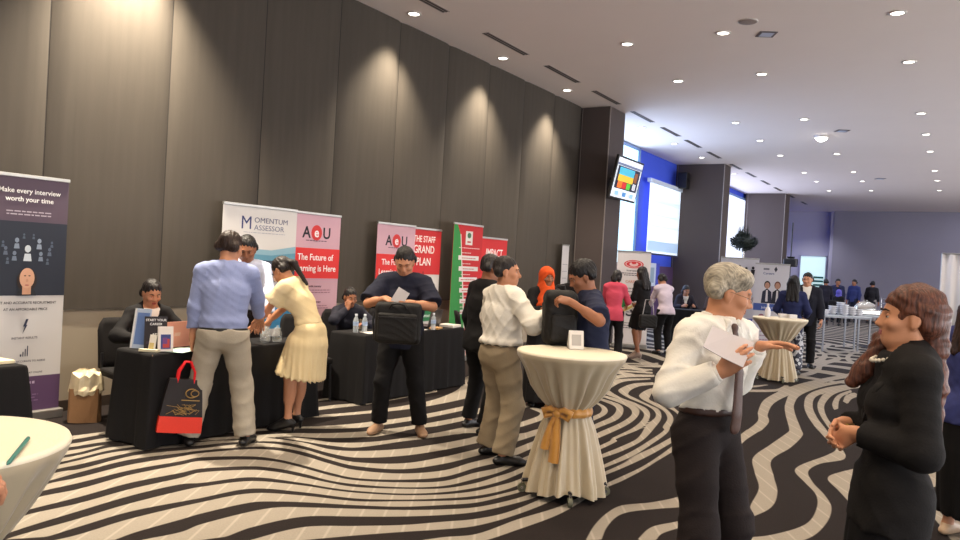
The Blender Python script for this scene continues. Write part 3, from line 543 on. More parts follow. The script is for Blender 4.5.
def nets(prims, h, noise=None, lo=None, hi=None):
    un = [p for p in prims if p.op == 'u']
    if lo is None:
        lo = np.min([p.lo for p in un], 0) - 2.5 * h; hi = np.max([p.hi for p in un], 0) + 2.5 * h
    ns = np.maximum(3, np.ceil((np.array(hi) - lo) / h).astype(int) + 1)
    ax = [(lo[i] + h * np.arange(ns[i])).astype(f4) for i in range(3)]
    F = np.full(ns, 0.3, f4)
    for p in prims:
        pad = (p.k + 2.5 * h)
        if p.op == 'i': sl = [slice(0, n) for n in ns]
        else:
            sl = [slice(max(0, int((p.lo[i] - pad - lo[i]) / h)), min(ns[i], int((p.hi[i] + pad - lo[i]) / h) + 2)) for i in range(3)]
            if any(s.stop <= s.start for s in sl): continue
        P = np.stack(np.meshgrid(ax[0][sl[0]], ax[1][sl[1]], ax[2][sl[2]], indexing='ij'), -1)
        d = p.fn(P).astype(f4); sl = tuple(sl)
        if p.op == 'u': F[sl] = smin(F[sl], d, p.k)
        elif p.op == 's': F[sl] = -smin(-F[sl], d, p.k)
        else: F[sl] = -smin(-F[sl], -d, p.k)
    if noise is not None:
        m = np.abs(F) < 0.05
        I = np.nonzero(m); P = np.stack([ax[0][I[0]], ax[1][I[1]], ax[2][I[2]]], -1)
        F[m] += noise(P).astype(f4)
    F[0] = F[-1] = 1; F[:, 0] = F[:, -1] = 1; F[:, :, 0] = F[:, :, -1] = 1
    s = F < 0
    c8 = [(i, j, k) for i in (0, 1) for j in (0, 1) for k in (0, 1)]
    n0, n1, n2 = ns
    cnt = sum(s[i:n0 - 1 + i, j:n1 - 1 + j, k:n2 - 1 + k].astype(np.int8) for i, j, k in c8)
    act = np.nonzero((cnt > 0) & (cnt < 8))
    m = len(act[0])
    if m == 0: return np.zeros((0, 3)), np.zeros((0, 4), int)
    ids = np.full((n0 - 1, n1 - 1, n2 - 1), -1, np.int32); ids[act] = np.arange(m)
    acc = np.zeros((m, 3)); num = np.zeros(m)
    fv = {c: F[act[0] + c[0], act[1] + c[1], act[2] + c[2]] for c in c8}
    for c in c8:
        for a in range(3):
            if c[a] == 0:
                d = list(c); d[a] = 1; d = tuple(d); f0 = fv[c]; f1 = fv[d]; x = (f0 < 0) != (f1 < 0)
                t = np.where(x, f0 / np.where(x, f0 - f1, 1), 0)
                p = np.tile(np.array(c, float), (m, 1)); p[:, a] = t
                acc += p * x[:, None]; num += x
    v = (acc / num[:, None] + np.stack(act, -1)) * h + lo
    quads = []
    for a in range(3):
        b, c = (a + 1) % 3, (a + 2) % 3
        sa = [slice(None)] * 3; sb = [slice(None)] * 3; sa[a] = slice(0, -1); sb[a] = slice(1, None)
        x = s[tuple(sa)] != s[tuple(sb)]
        I = np.nonzero(x); I = np.stack(I, -1)
        I = I[(I[:, b] > 0) & (I[:, c] > 0) & (I[:, b] < ns[b] - 1) & (I[:, c] < ns[c] - 1)]
        if not len(I): continue
        def cid(db, dc):
            J = I.copy(); J[:, b] += db; J[:, c] += dc; return ids[J[:, 0], J[:, 1], J[:, 2]]
        q = np.stack([cid(-1, -1), cid(0, -1), cid(0, 0), cid(-1, 0)], -1)
        inside = s[I[:, 0], I[:, 1], I[:, 2]]
        q[~inside] = q[~inside][:, ::-1]
        quads.append(q)
    q = np.concatenate(quads); q = q[(q >= 0).all(1)]
    return v, q
def to_mesh(name, parts, m, parent):
    vs = []; qs = []; n = 0
    for v, q in parts: vs.append(v); qs.append(q + n); n += len(v)
    v = np.concatenate(vs); q = np.concatenate(qs)
    me = bpy.data.meshes.new(name); me.vertices.add(len(v)); me.vertices.foreach_set('co', v.ravel().astype(f4))
    me.loops.add(q.size); me.loops.foreach_set('vertex_index', q.ravel().astype(np.int32))
    me.polygons.add(len(q)); me.polygons.foreach_set('loop_start', np.arange(0, q.size, 4, dtype=np.int32))
    me.polygons.foreach_set('use_smooth', np.ones(len(q), bool)); me.update(calc_edges=True)
    return link(name, me, m, parent)
def rotm(axis, a):
    return np.array(Matrix.Rotation(a, 3, Vector(axis)))
def ik(a, target, l1, l2, pole):
    a = V3(a); target = V3(target); d = target - a; L = np.linalg.norm(d); u = d / (L + 1e-9)
    if L > (l1 + l2) * 0.998: L = (l1 + l2) * 0.998; target = a + u * L
    c = (l1 * l1 + L * L - l2 * l2) / (2 * L); h = math.sqrt(max(l1 * l1 - c * c, 0))
    p = V3(pole); p = nrm(p - u * np.dot(p, u))
    return a + u * c + p * h, target
def folds(amp=0.004, sc=1.0, seed=0, dirz=1.0):
    """cloth creases: sharp-crested, in patches, running across and slantwise"""
    r = np.random.RandomState(seed); ph = r.rand(8) * 6.28
    def fn(P):
        x, y, z = P[:, 0] * sc, P[:, 1] * sc, P[:, 2] * sc
        w = np.sin(7 * x + 5 * y + ph[0]) + 0.8 * np.sin(6 * z - 4 * y + ph[1])
        a = 1 - np.abs(np.sin(25 * z * dirz + 15 * x - 9 * y + 1.9 * w + ph[2])); b = 1 - np.abs(np.sin(19 * x + 15 * y - 17 * z * dirz + 2.2 * w + ph[4]))
        c = 1 - np.abs(np.sin(42 * z * dirz - 22 * y + 17 * x + 2.8 * w + ph[6]))
        ma = 0.5 + 0.5 * np.sin(5 * z + 4 * x + ph[3]); mb = 0.5 + 0.5 * np.sin(6 * y - 5 * z + ph[5])
        return -amp * (1.7 * a**3 * ma + 1.5 * b**3 * mb + 0.9 * c**2 * (1 - ma) - 0.55)
    return fn
def vfolds(amp=0.008, n=14, seed=0, z0=0.0, z1=1.0, cx=0, cy=0):
    ph = np.random.RandomState(seed).rand(3) * 6.28
    def fn(P):
        a = np.arctan2(P[:, 1] - cy, P[:, 0] - cx); t = np.clip((z1 - P[:, 2]) / (z1 - z0), 0, 1)
        return amp * t * (np.sin(n * a + ph[0]) + 0.4 * np.sin((n * 1.7) * a + ph[1]))
    return fn

SKIN = {'tan': (188, 132, 100), 'light': (218, 168, 136), 'brown': (150, 98, 70), 'dark': (112, 72, 54), 'warm': (200, 140, 104)}
def skin_mat(k):
    m = mat('skin_' + k, srgb(*SKIN[k]), 0.5, spec=0.35, noise=0.06, nscale=30)
    return m
EYEW = mat('eye_white', srgb(196, 186, 178), 0.2); IRIS = mat('eye_iris', srgb(35, 22, 16), 0.15)

class Fig:
    def __init__(s, name_label, pos, facing, H=1.70, sex='m', skin='tan', vox=0.014, bend=0.0, side=0.0, twist=0.0, fat=1.0, belly=0.0,
                 seat=None, hipz=None, pelvis_off=(0, 0), hyaw=0.0, hpitch=0.0, hroll=0.0, feet=None, toes=None, hands=None, poles=None, knees=None,
                 hand_dir=None, palm=None, curl=(0.5, 0.5), heel=0.0, group=None, name='person', shw=1.0, face=True, legs=True, wh=None, wpole=None, whd=None, wpn=None):
        S = s.S = H / 1.70; s.sex = sex; s.vox = vox; s.fat = fat; s.skin = skin; s.face = face
        s.root = thing(name, name_label, 'person', (pos[0], pos[1], 0), math.atan2(facing[1], facing[0]) - math.pi / 2, group)
        hz = hipz if hipz is not None else (0.905 * S + heel if seat is None else seat + 0.10)
        P0 = V3(pelvis_off[0], pelvis_off[1], hz); s.P0 = P0
        d = lambda a: V3(math.sin(side) * math.cos(a), math.cos(side) * math.sin(a), math.cos(side) * math.cos(a))
        P1 = P0 + 0.12 * S * d(bend * 0.35); P2 = P1 + 0.19 * S * d(bend * 0.8); P3 = P2 + 0.17 * S * d(bend)
        upc = d(bend); s.upc = upc
        Rp = V3(1, 0, 0); Rc = rotm((0, 0, 1), -twist) @ Rp; Rc = nrm(Rc - upc * np.dot(Rc, upc)); Fc = np.cross(upc, Rc); s.Rc, s.Fc = Rc, Fc
        R1 = nrm(Rp + Rc)
        s.sp = [P0, P1, P2, P3]; s.Rs = [Rp, R1, Rc, Rc]; s.Fs = [V3(0, 1, 0), V3(0, 1, 0), Fc, Fc]
        shx = (0.178 if sex == 'm' else 0.155) * S * shw
        s.sh = [P3 + Rc * sgn * shx - upc * 0.015 * S for sgn in (-1, 1)]           # left, right
        s.N = P3 + upc * 0.05 * S
        yw, pt = hyaw, hpitch
        Hf = V3(math.sin(yw) * math.cos(pt), math.cos(yw) * math.cos(pt), -math.sin(pt)); Hr = V3(math.cos(yw), -math.sin(yw), 0); Hu = np.cross(Hr, Hf)
        if hroll: Rr = rotm(Hf, hroll); Hr = Rr @ Hr; Hu = Rr @ Hu
        s.Hr, s.Hf, s.Hu = Hr, Hf, Hu
        nd = nrm(upc * 0.8 + Hu * 0.5 + V3(0, 0, 0.35) + Fc * 0.12)
        s.C = s.N + nd * 0.07 * S + Hu * 0.065 * S + Hf * 0.012 * S
        # legs
        s.hip = [P0 + Rp * sgn * 0.088 * S - V3(0, 0, 0.02) * S for sgn in (-1, 1)]
        az = 0.075 * S + heel
        feet = feet or [(-0.12 * S, 0.0), (0.12 * S, 0.0)]
        s.ank = [V3(f[0], f[1], az if len(f) < 3 else f[2]) for f in feet]
        s.toes = toes or [(-0.18, 1), (0.18, 1)]
        s.knee = []
        for i in (0, 1):
            kn, an = ik(s.hip[i], s.ank[i], 0.425 * S, 0.405 * S, (knees[i] if knees else (0.1 * (-1, 1)[i], 1, 0))); s.knee.append(kn); s.ank[i] = an
        # arms; wh / wpole / whd / wpn give hand places and directions in room axes
        th = -s.root.rotation_euler.z; ct, sn = math.cos(th), math.sin(th)
        rot = lambda v: V3(v[0] * ct - v[1] * sn, v[0] * sn + v[1] * ct, v[2])
        hands = list(hands or [None, None]); poles = list(poles or [None, None]); hand_dir = list(hand_dir or [None, None]); palm = list(palm or [None, None])
        for i in (0, 1):
            if wh and wh[i] is not None: hands[i] = rot(V3(wh[i][0] - pos[0], wh[i][1] - pos[1], wh[i][2]))
            if wpole and wpole[i] is not None: poles[i] = rot(wpole[i])
            if whd and whd[i] is not None: hand_dir[i] = rot(whd[i])
            if wpn and wpn[i] is not None: palm[i] = rot(wpn[i])
        s.el = []; s.wr = []
        for i, sgn in enumerate((-1, 1)):
            t = hands[i]
            if t is None: t = s.sh[i] + V3(sgn * 0.07, 0.05, -0.52) * S
            pole = poles[i] if poles and poles[i] is not None else (sgn * 0.45, -1, -0.2)
            e, wv = ik(s.sh[i], t, 0.285 * S, 0.25 * S, pole); s.el.append(e); s.wr.append(wv)
        s.hd = []; s.pn = []
        for i, sgn in enumerate((-1, 1)):
            hd = hand_dir[i] if hand_dir and hand_dir[i] is not None else nrm(s.wr[i] - s.el[i])
            pn = palm[i] if palm and palm[i] is not None else V3(-sgn, 0, 0)
            hd = nrm(hd); pn = nrm(V3(pn) - hd * np.dot(pn, hd)); s.hd.append(hd); s.pn.append(pn)
        s.curl = curl; s.heel = heel
        m = sex == 'm'; q = S * fat
        s.rx = [0.165 * q, (0.150 if m else 0.125) * q, (0.172 if m else 0.150) * q, (0.150 if m else 0.128) * S]
        s.ry = [0.115 * q, (0.105 if m else 0.092) * q, (0.122 if m else 0.110) * q, 0.080 * S]
        if not m: s.rx[0] = 0.172 * q; s.ry[0] = 0.122 * q
        s.belly = belly
    # ---- field pieces
    def torso(s, t=0.0, i0=0, k=0.035, flat=(False, False), hem=None):
        cs = list(s.sp); Rs = list(s.Rs); Fs = list(s.Fs); rx = [r + t for r in s.rx]; ry = [r + t for r in s.ry]
        if hem is not None:           # extend below the pelvis
            cs = [hem[0]] + cs; Rs = [Rs[0]] + Rs; Fs = [Fs[0]] + Fs; rx = [hem[1]] + rx; ry = [hem[2]] + ry
        out = [loft(cs, Rs, Fs, rx, ry, k, 'u', flat)]
        S = s.S
        for i in (0, 1):
            out.append(cone(s.sp[3] - s.upc * 0.01 * S, s.sh[i], 0.062 * S + t, 0.052 * S + t, 0.05))
        out.append(cone(s.sp[3], s.N + s.upc * 0.01, 0.075 * S + t, 0.055 * S + t * .5, 0.05))
        if s.belly: out.append(ell(s.sp[1] + s.Fs[1] * (s.ry[1] * 0.55), (s.rx[1] * .85 + t, s.belly + t + s.ry[1] * .3, 0.13 * S), np.array([s.Rs[1], s.Fs[1], nrm(s.sp[2] - s.sp[0])]), 0.07))
        if s.sex == 'f':
            for sg in (-1, 1): out.append(ell(s.sp[2] + s.Rc * sg * 0.062 * S + s.Fc * (s.ry[2] * 0.72) + s.upc * 0.015 * S, (0.058 * S + t, 0.052 * S + t, 0.06 * S + t), np.array([s.Rc, s.Fc, s.upc]), 0.035))
        return out
    def glutes(s, t=0.0):
        if s.sex == 'm': return [ell(s.P0 + V3(sg * 0.070 * s.S, -0.038 * s.S * s.fat, -0.035 * s.S), (0.082 * s.S * s.fat + t, 0.080 * s.S * s.fat + t, 0.105 * s.S + t), None, 0.06) for sg in (-1, 1)]
        return [ell(s.P0 + V3(sg * 0.072 * s.S, -0.036 * s.S * s.fat, -0.04 * s.S), (0.086 * s.S * s.fat + t, 0.084 * s.S * s.fat + t, 0.10 * s.S + t), None, 0.04) for sg in (-1, 1)]
    def leg(s, i, t=0.0, cut=None, baggy=0.0, k=0.035):
        S = s.S; f = s.fat; out = []
        out.append(cone(s.hip[i], s.knee[i], 0.087 * S * f + t, 0.054 * S + t + baggy, k))
        kn, an = s.knee[i], s.ank[i]
        if cut is None:
            c = kn + (an - kn) * 0.3; bk = nrm(np.cross(np.cross(an - kn, V3(s.toes[i][0], s.toes[i][1], 0)), an - kn))
            out.append(cone(kn, an, 0.050 * S + t, 0.034 * S + t, k)); out.append(cone(kn + (an - kn) * .12 + bk * -0.0, kn + (an - kn) * 0.55, 0.048 * S + t, 0.046 * S + t, k))
            out.append(ell(c - bk * -0.018 * S * (1 if np.dot(bk, V3(s.toes[i][0], s.toes[i][1], 0)) < 0 else -1), (0.045 * S + t, 0.05 * S + t, 0.12 * S), None, 0.03))
        else:
            e = kn + (an - kn) * cut
            out.append(cone(kn, e, 0.056 * S + t + baggy, 0.052 * S + t + baggy, k, flat=(False, True)))
        return out
    def arm(s, i, t=0.0, upto=2.0, k=0.03, baggy=0.0):
        S = s.S; out = []; sh, el, wr = s.sh[i], s.el[i], s.wr[i]; g = (1.0 if s.sex == 'm' else 0.85) * (0.6 + 0.4 * s.fat)
        if upto <= 1:
            e = sh + (el - sh) * upto; out.append(cone(sh, e, 0.056 * S * g + t, 0.050 * S * g + t + baggy, k, flat=(False, True)))
        else:
            out.append(cone(sh, el, 0.054 * S * g + t, 0.042 * S * g + t + baggy, k))
            e = el + (wr - el) * (upto - 1); r1 = (0.041 + (0.027 - 0.041) * (upto - 1)) * S * g
            out.append(cone(el, e, 0.042 * S * g + t + baggy, r1 + t + baggy * .6, k * .8, flat=(False, upto < 2.0)))
        return out
    def forearm_skin(s, i):
        S = s.S; g = 1.0 if s.sex == 'm' else 0.85; sh, el, wr = s.sh[i], s.el[i], s.wr[i]
        lat = np.cross(s.hd[i], s.pn[i])
        return [cone(sh, el, 0.05 * S * g, 0.038 * S * g, 0.02), cone(el, el + (wr - el) * .45, 0.039 * S * g, 0.039 * S * g, 0.02), cone(el, wr, 0.038 * S * g, 0.026 * S * g, 0.02), cone(wr - nrm(wr - el) * .03, wr + s.hd[i] * .015, 0.027 * S * g, 0.027 * S * g, 0.02, sq=(s.pn[i], 0.75))]
    def hand(s, i):
        S = s.S * (1.0 if s.sex == 'm' else 0.9); w, hd, pn = s.wr[i], s.hd[i], s.pn[i]; sgn = (-1, 1)[i]
        tl = np.cross(hd, pn) * sgn; c = s.curl[i]
        if not isinstance(c, (list, tuple)): c = [c] * 4
        out = [cone(w, w + hd * 0.05 * S, 0.026 * S, 0.034 * S, 0.012, sq=(pn, 0.55)), cone(w + hd * .03 * S + tl * .012 * S, w + hd * 0.088 * S + tl * .02 * S, 0.028 * S, 0.019 * S, 0.012, sq=(pn, .62)),
               cone(w + hd * .03 * S - tl * .012 * S, w + hd * 0.082 * S - tl * .022 * S, 0.026 * S, 0.018 * S, 0.012, sq=(pn, .62))]
        lens = (0.94, 1.05, 0.98, 0.78); offs = (0.029, 0.010, -0.010, -0.028); kb = (0.090, 0.094, 0.090, 0.080)
        for j in range(4):
            p = w + (hd * kb[j] + tl * offs[j]) * S; a = 0.10; dd = hd
            spread = tl * (0.10, 0.03, -0.04, -0.12)[j]
            for q, (L, r0, r1) in enumerate(((0.042, 0.0098, 0.0088), (0.026, 0.0088, 0.008), (0.021, 0.008, 0.0068))):
                a += c[j] * (0.75, 1.0, 0.7)[q]
                dd = nrm(hd * math.cos(a) + pn * math.sin(a) + spread * math.cos(a))
                p2 = p + dd * L * lens[j] * S; out.append(cone(p, p2, r0 * S, r1 * S, 0.005)); p = p2
        b = w + (hd * 0.028 + tl * 0.022 + pn * 0.006) * S; cc = sum(c) / 4
        d1 = nrm(hd * 0.65 + tl * 0.75 + pn * (0.25 + 0.35 * cc)); p1 = b + d1 * 0.042 * S
        d2 = nrm(hd * 0.85 + tl * (0.45 - 0.35 * cc) + pn * (0.2 + 0.4 * cc)); p2 = p1 + d2 * 0.032 * S; p3 = p2 + nrm(d2 + hd * 0.2) * 0.024 * S
        out += [cone(b, p1, 0.017 * S, 0.0125 * S, 0.012), cone(p1, p2, 0.0115 * S, 0.010 * S, 0.005), cone(p2, p3, 0.010 * S, 0.008 * S, 0.005)]
        return out
    def hp(s, x, y, z): return s.C + (s.Hr * x + s.Hf * y + s.Hu * z) * s.S
    def head(s):
        S = s.S; M = np.array([s.Hr, s.Hf, s.Hu]); E = lambda c, r, k=0.02, op='u': ell(s.hp(*c), np.array(r) * S, M, k * S, op)
        K = lambda a, b, ra, rb, k=0.012: cone(s.hp(*a), s.hp(*b), ra * S, rb * S, k * S)
        fm = s.sex == 'f'; j = 0.92 if fm else 1.0
        out = [E((0, -0.018, 0.038), (0.076, 0.096, 0.082)), E((0, 0.022, -0.02), (0.064 * j, 0.074, 0.088 * j), 0.04), E((0, 0.055, -0.082), (0.030 * j, 0.032, 0.026), 0.035),
               K((-0.045 * j, -0.01, -0.058), (-0.015, 0.055, -0.088), 0.022, 0.018, 0.03), K((0.045 * j, -0.01, -0.058), (0.015, 0.055, -0.088), 0.022, 0.018, 0.03)]
        out += [E((sg * 0.043, 0.062, -0.022), (0.022, 0.024, 0.02), 0.02) for sg in (-1, 1)]
        if not fm: out.append(K((-0.034, 0.083, 0.028), (0.034, 0.083, 0.028), 0.011, 0.011, 0.016))
        out += [ell(s.hp(sg * 0.031, 0.098, 0.006), np.array((0.019, 0.016, 0.013)) * S, M, 0.014 * S, 's') for sg in (-1, 1)]
        out += [K((0, 0.087, 0.012), (0, 0.107 if fm else 0.110, -0.026), 0.008, 0.0118 * j, 0.010), K((-0.012, 0.097, -0.031), (0.012, 0.097, -0.031), 0.0095 * j, 0.0095 * j, 0.008)]
        out += [K((-0.017, 0.089, -0.0535), (0.017, 0.089, -0.0535), 0.0065, 0.0065, 0.008), K((-0.014, 0.089, -0.064), (0.014, 0.089, -0.064), 0.0075, 0.0075, 0.008)]
        out.append(cone(s.hp(-0.024, 0.097, -0.0585), s.hp(0.024, 0.097, -0.0585), 0.0025 * S, 0.0025 * S, 0.003, 's'))
        for sg in (-1, 1):
            out += [E((sg * 0.079, -0.008, -0.002), (0.010, 0.021, 0.031), 0.008), E((sg * 0.075, -0.002, -0.028), (0.008, 0.012, 0.014), 0.008)]
            out.append(ell(s.hp(sg * 0.090, -0.002, 0.002), np.array((0.007, 0.011, 0.018)) * S, M, 0.005, 's'))
        return out
    def neck(s):
        S = s.S; g = 1.0 if s.sex == 'm' else 0.84
        return [cone(s.N - s.upc * 0.05 * S, s.hp(0, -0.025, -0.055), 0.060 * S * g, 0.053 * S * g, 0.025)]
    def foot(s, i, t=0.0, k=0.02):
        S = s.S; a = s.ank[i]; d = nrm(V3(s.toes[i][0], s.toes[i][1], 0)); z = 0.028 * S; dz = s.ank[i][2] - s.heel - 0.075 * S
        heel = V3(a[0], a[1], 0) - d * 0.045 * S; ball = V3(a[0], a[1], 0) + d * 0.13 * S; toe = V3(a[0], a[1], 0) + d * 0.175 * S
        hz = z + s.heel + dz
        lat = np.cross(V3(0, 0, 1), d)
        return [cone(heel + V3(0, 0, hz + .004), ball + V3(0, 0, z + dz), 0.030 * S + t, 0.036 * S + t, k, sq=(V3(0, 0, 1), .8)), cone(ball + V3(0, 0, z + dz), toe + V3(0, 0, z - .003 + dz), 0.036 * S + t, 0.026 * S + t, k, sq=(V3(0, 0, 1), .75)),
                cone(a + V3(0, 0, -.01), ball + V3(0, 0, z + .008 + dz), 0.034 * S + t, 0.026 * S + t, 0.03)]
    # ---- meshes
    def body(s, m=None, legs=True, hands=(True, True)):
        prims = s.torso(-0.006) + s.neck() + s.head() + (s.glutes() + s.leg(0) + s.leg(1) + s.foot(0, -.004) + s.foot(1, -.004) if legs else s.glutes())
        for i in (0, 1):
            prims += s.forearm_skin(i)
            if hands[i]: prims += s.hand(i)
        boxes = []
        S = s.S; hh = 0.16 * S; boxes.append((s.C - hh, s.C + hh, min(s.vox, 0.0075) if s.face else s.vox))
        for i in (0, 1):
            if hands[i]:
                c = s.wr[i] + s.hd[i] * 0.07 * S; boxes.append((c - 0.12 * S, c + 0.12 * S, 0.0052 if s.vox < 0.017 else 0.008))
        v, q = nets(prims, s.vox)
        ctr = v[q].mean(1); keep = np.ones(len(q), bool)
        parts = []
        for lo, hi, h in boxes:
            keep &= ~((ctr > lo + s.vox * .6).all(1) & (ctr < hi - s.vox * .6).all(1))
            v2, q2 = nets(prims, h, lo=lo - 0, hi=hi)
            # drop the closing walls of the sub-grid
            c2 = v2[q2].mean(1) if len(q2) else np.zeros((0, 3)); ok = ((c2 > lo + 1.6 * h) & (c2 < np.array(hi) - 2.2 * h)).all(1)
            parts.append((v2, q2[ok]))
        parts.insert(0, (v, q[keep]))
        b = to_mesh('body', parts, m or skin_mat(s.skin), s.root); s.body_o = b
        return b
    def piece(s, name, prims, m, noise=None, vox=None, parent=None, label=None):
        v, q = nets(prims, vox or s.vox, noise)
        o = to_mesh(name, [(v, q)], m, parent or s.root)
        if label: o['label'] = label
        return o
    def eyes(s, brow=(30, 22, 18), lips=None, r=0.0112):
        S = s.S
        for sg in (-1, 1):
            e = MB().ball((0, 0, 0), r * S, 12).build('eye', EYEW, s.root); e.location = s.hp(sg * 0.031, 0.0735, 0.006)
            i = MB().ball((0, 0, 0), (0.0066 * S, 0.0066 * S, 0.0066 * S), 10).build('iris', IRIS, e); i.location = s.Hf * 0.0062 * S
            if s.vox < .0135:
                ec = s.hp(sg * 0.031, 0.0735, 0.006); s.piece('eyelid', [ell(ec, (r + .0022) * S * np.ones(3), None, .002), half(ec + s.Hu * .0028 * S, nrm(-s.Hu - s.Hf * .12), .001)], skin_mat(s.skin), vox=.0026)
            s.piece('eyebrow', [cone(s.hp(sg * 0.015, 0.0945, 0.029), s.hp(sg * 0.034, 0.090, 0.033), 0.0042 * S, 0.0042 * S, 0.002), cone(s.hp(sg * 0.034, 0.090, 0.033), s.hp(sg * 0.050, 0.077, 0.027), 0.0042 * S, 0.0028 * S, 0.002)], mat('brow_%d' % brow[0], srgb(*brow), .9), vox=0.0032)
        if lips: s.piece('lips', [cone(s.hp(-0.016, 0.0935, -0.0535), s.hp(0.016, 0.0935, -0.0535), 0.0048 * S, 0.0048 * S, 0.003), cone(s.hp(-0.014, 0.0935, -0.064), s.hp(0.014, 0.0935, -0.064), 0.0055 * S, 0.0055 * S, 0.003)], mat('lips%d' % lips[0], srgb(*lips), .4), vox=0.0035)
    def strands(s, amp=0.004, fr=1.0):
        C, Hr, Hf, Hu = s.C, s.Hr, s.Hf, s.Hu
        def fn(P):
            q = P - C; x = q @ Hr; y = q @ Hf; z = q @ Hu
            a = np.arctan2(x, y + 0.02 + 0 * z)
            return amp * (np.sin(a * 38 * fr + 24 * z + 2 * np.sin(30 * z)) * 0.6 + np.sin(a * 17 * fr - 30 * z + 3 * np.sin(14 * y)) * 0.6)
        return fn
    def hair(s, style='short', col=(28, 22, 20), vol=0.0, m=None, part=0.0, amp=.004):
        S = s.S; M = np.array([s.Hr, s.Hf, s.Hu]); m = m or hair_mat('hair_%d_%d' % (col[0], col[2]), srgb(*col))
        E = lambda c, r, k=0.015, op='u': ell(s.hp(*c), np.array(r) * S, M, k * S, op)
        K = lambda a, b, ra, rb, k=0.02, op='u': cone(s.hp(*a), s.hp(*b), ra * S, rb * S, k * S, op)
        t = vol
        cap = [E((0, -0.026, 0.047), (0.0845 + t, 0.103 + t, 0.0925 + t))]
        cutf = [E((0, 0.11, -0.02), (0.074, 0.085, 0.078), 0.006, 's')]
        if style in ('short', 'parted'):
            P = cap + [K((-0.06, -0.06, 0.0), (0.06, -0.06, 0.0), 0.045, 0.045)] + cutf
            for sg in (-1, 1): P.append(E((sg * 0.09, 0.0, -0.025), (0.032, 0.036, 0.042), 0.008, 's'))
            P.append(half(s.hp(0, 0, -0.052), -s.Hu + s.Hf * -0.0, 0.015)); P.append(half(s.hp(0, 0.03, -0.012), nrm(s.Hf * .75 - s.Hu * .65), .01))
            if style == 'parted': P.insert(1, E((0.015, 0.035, 0.082), (0.072, 0.052, 0.050), 0.02))
        elif style in ('bun', 'pony'):
            P = cap + [K((-0.055, -0.055, -0.01), (0.055, -0.055, -0.01), 0.045, 0.045)] + cutf + [E((sg * 0.09, 0.0, -0.025), (0.026, 0.03, 0.04), 0.008, 's') for sg in (-1, 1)]
            P.append(half(s.hp(0, 0, -0.06), -s.Hu, 0.02))
            if style == 'bun': P.append(E((0, -0.125, 0.0), (0.045, 0.04, 0.042)))
            else: P += [K((0, -0.115, 0.03), (0, -0.155, -0.03), 0.026, 0.032), cone(s.hp(0, -0.155, -0.03), s.hp(0, -0.13, -0.03) - s.upc * 0.24 * S - s.Fc * .03, 0.034 * S, 0.014 * S, 0.02)]
        elif style == 'long':
            P = cap + [K((-0.05, -0.05, -0.02), (0.05, -0.05, -0.02), 0.05, 0.05)] + cutf
            b = s.N - s.Fc * 0.09 * S
            for sg in (-1, 0, 1):
                P.append(cone(s.hp(sg * 0.055, -0.055, -0.01), b + s.Rc * sg * 0.075 * S - s.upc * 0.16 * S - s.Fc * 0.02 * S, 0.05 * S, 0.032 * S, 0.03))
            P.append(cone(s.hp(0.07, -0.015, 0.02), s.N + s.Rc * 0.10 * S - s.Fc * .03 - s.upc * 0.06 * S, 0.026 * S, 0.022 * S, 0.02)); P.append(cone(s.hp(-0.07, -0.015, 0.02), s.N - s.Rc * 0.10 * S - s.Fc * .03 - s.upc * 0.06 * S, 0.026 * S, 0.022 * S, 0.02))
        elif style == 'bob':
            P = cap + [K((-0.05, -0.04, -0.03), (0.05, -0.04, -0.03), 0.055, 0.055), K((0.07, -0.02, 0.02), (0.066, -0.01, -0.09), 0.03, 0.024), K((-0.07, -0.02, 0.02), (-0.066, -0.01, -0.09), 0.03, 0.024), K((0, -0.08, 0), (0, -0.07, -0.09), 0.055, 0.05)] + cutf
        return s.piece('hair', P, m, s.strands(amp), vox=min(s.vox, 0.009))
    def hijab(s, col):
        S = s.S; M = np.array([s.Hr, s.Hf, s.Hu])
        P = [ell(s.hp(0, -0.015, 0.03), np.array((0.096, 0.118, 0.108)) * S, M, .03), cone(s.hp(0, -0.01, -0.03), s.N + s.Fc * .02, 0.088 * S, 0.10 * S, 0.04), cone(s.N, s.sp[3] - s.upc * 0.16 * S + s.Fc * 0.05 * S, 0.10 * S, 0.15 * S, 0.05),
             ell(s.hp(0, 0.11, -0.025), np.array((0.055, 0.09, 0.072)) * S, M, 0.012, 's')]
        return s.piece('headscarf', P, fab('scarf%d_%d' % (col[0], col[2]), *col), folds(0.006, 1, 3), vox=min(s.vox, .011))
    def shirt(s, m, upto=1.92, tuck=True, hem=0.12, collar=True, name='shirt', t=0.012, baggy=0.012, noise=0.004, seed=1, neck_v=0.0, blouse=0.0, hemr=0.02, wf=.55):
        S = s.S
        if tuck: P = s.torso(t) + ([ell(s.sp[1] - V3(0, 0, 0.03) * S, (s.rx[1] + t + blouse, s.ry[1] + t + blouse + s.belly * .3, 0.05 * S), np.array([s.Rs[1], s.Fs[1], V3(0, 0, 1)]), 0.04)] if blouse else [])
        else:
            b = s.P0 - nrm(s.sp[1] - s.sp[0]) * hem * S
            P = s.torso(t, hem=(b, s.rx[0] + hemr, s.ry[0] + hemr)) + s.glutes(t)
        for i in (0, 1): P += s.arm(i, t, upto, 0.03, baggy)
        if collar:
            P.append(cone(s.N - s.upc * 0.012 * S, s.N + nrm(s.C - s.N - s.Hf * .02) * 0.032 * S, 0.070 * S * (1 if s.sex == 'm' else .88), 0.063 * S * (1 if s.sex == 'm' else .88), 0.006, flat=(False, True)))
        if neck_v:
            for q in (0,):
                tip = s.sp[2] + s.Fc * (s.ry[2] + .05) + s.upc * (0.14 - neck_v) * S
                P.append(cone(tip, s.N + s.Fc * 0.09 * S + s.upc * 0.06, 0.008, 0.085 * S, 0.01, 's'))
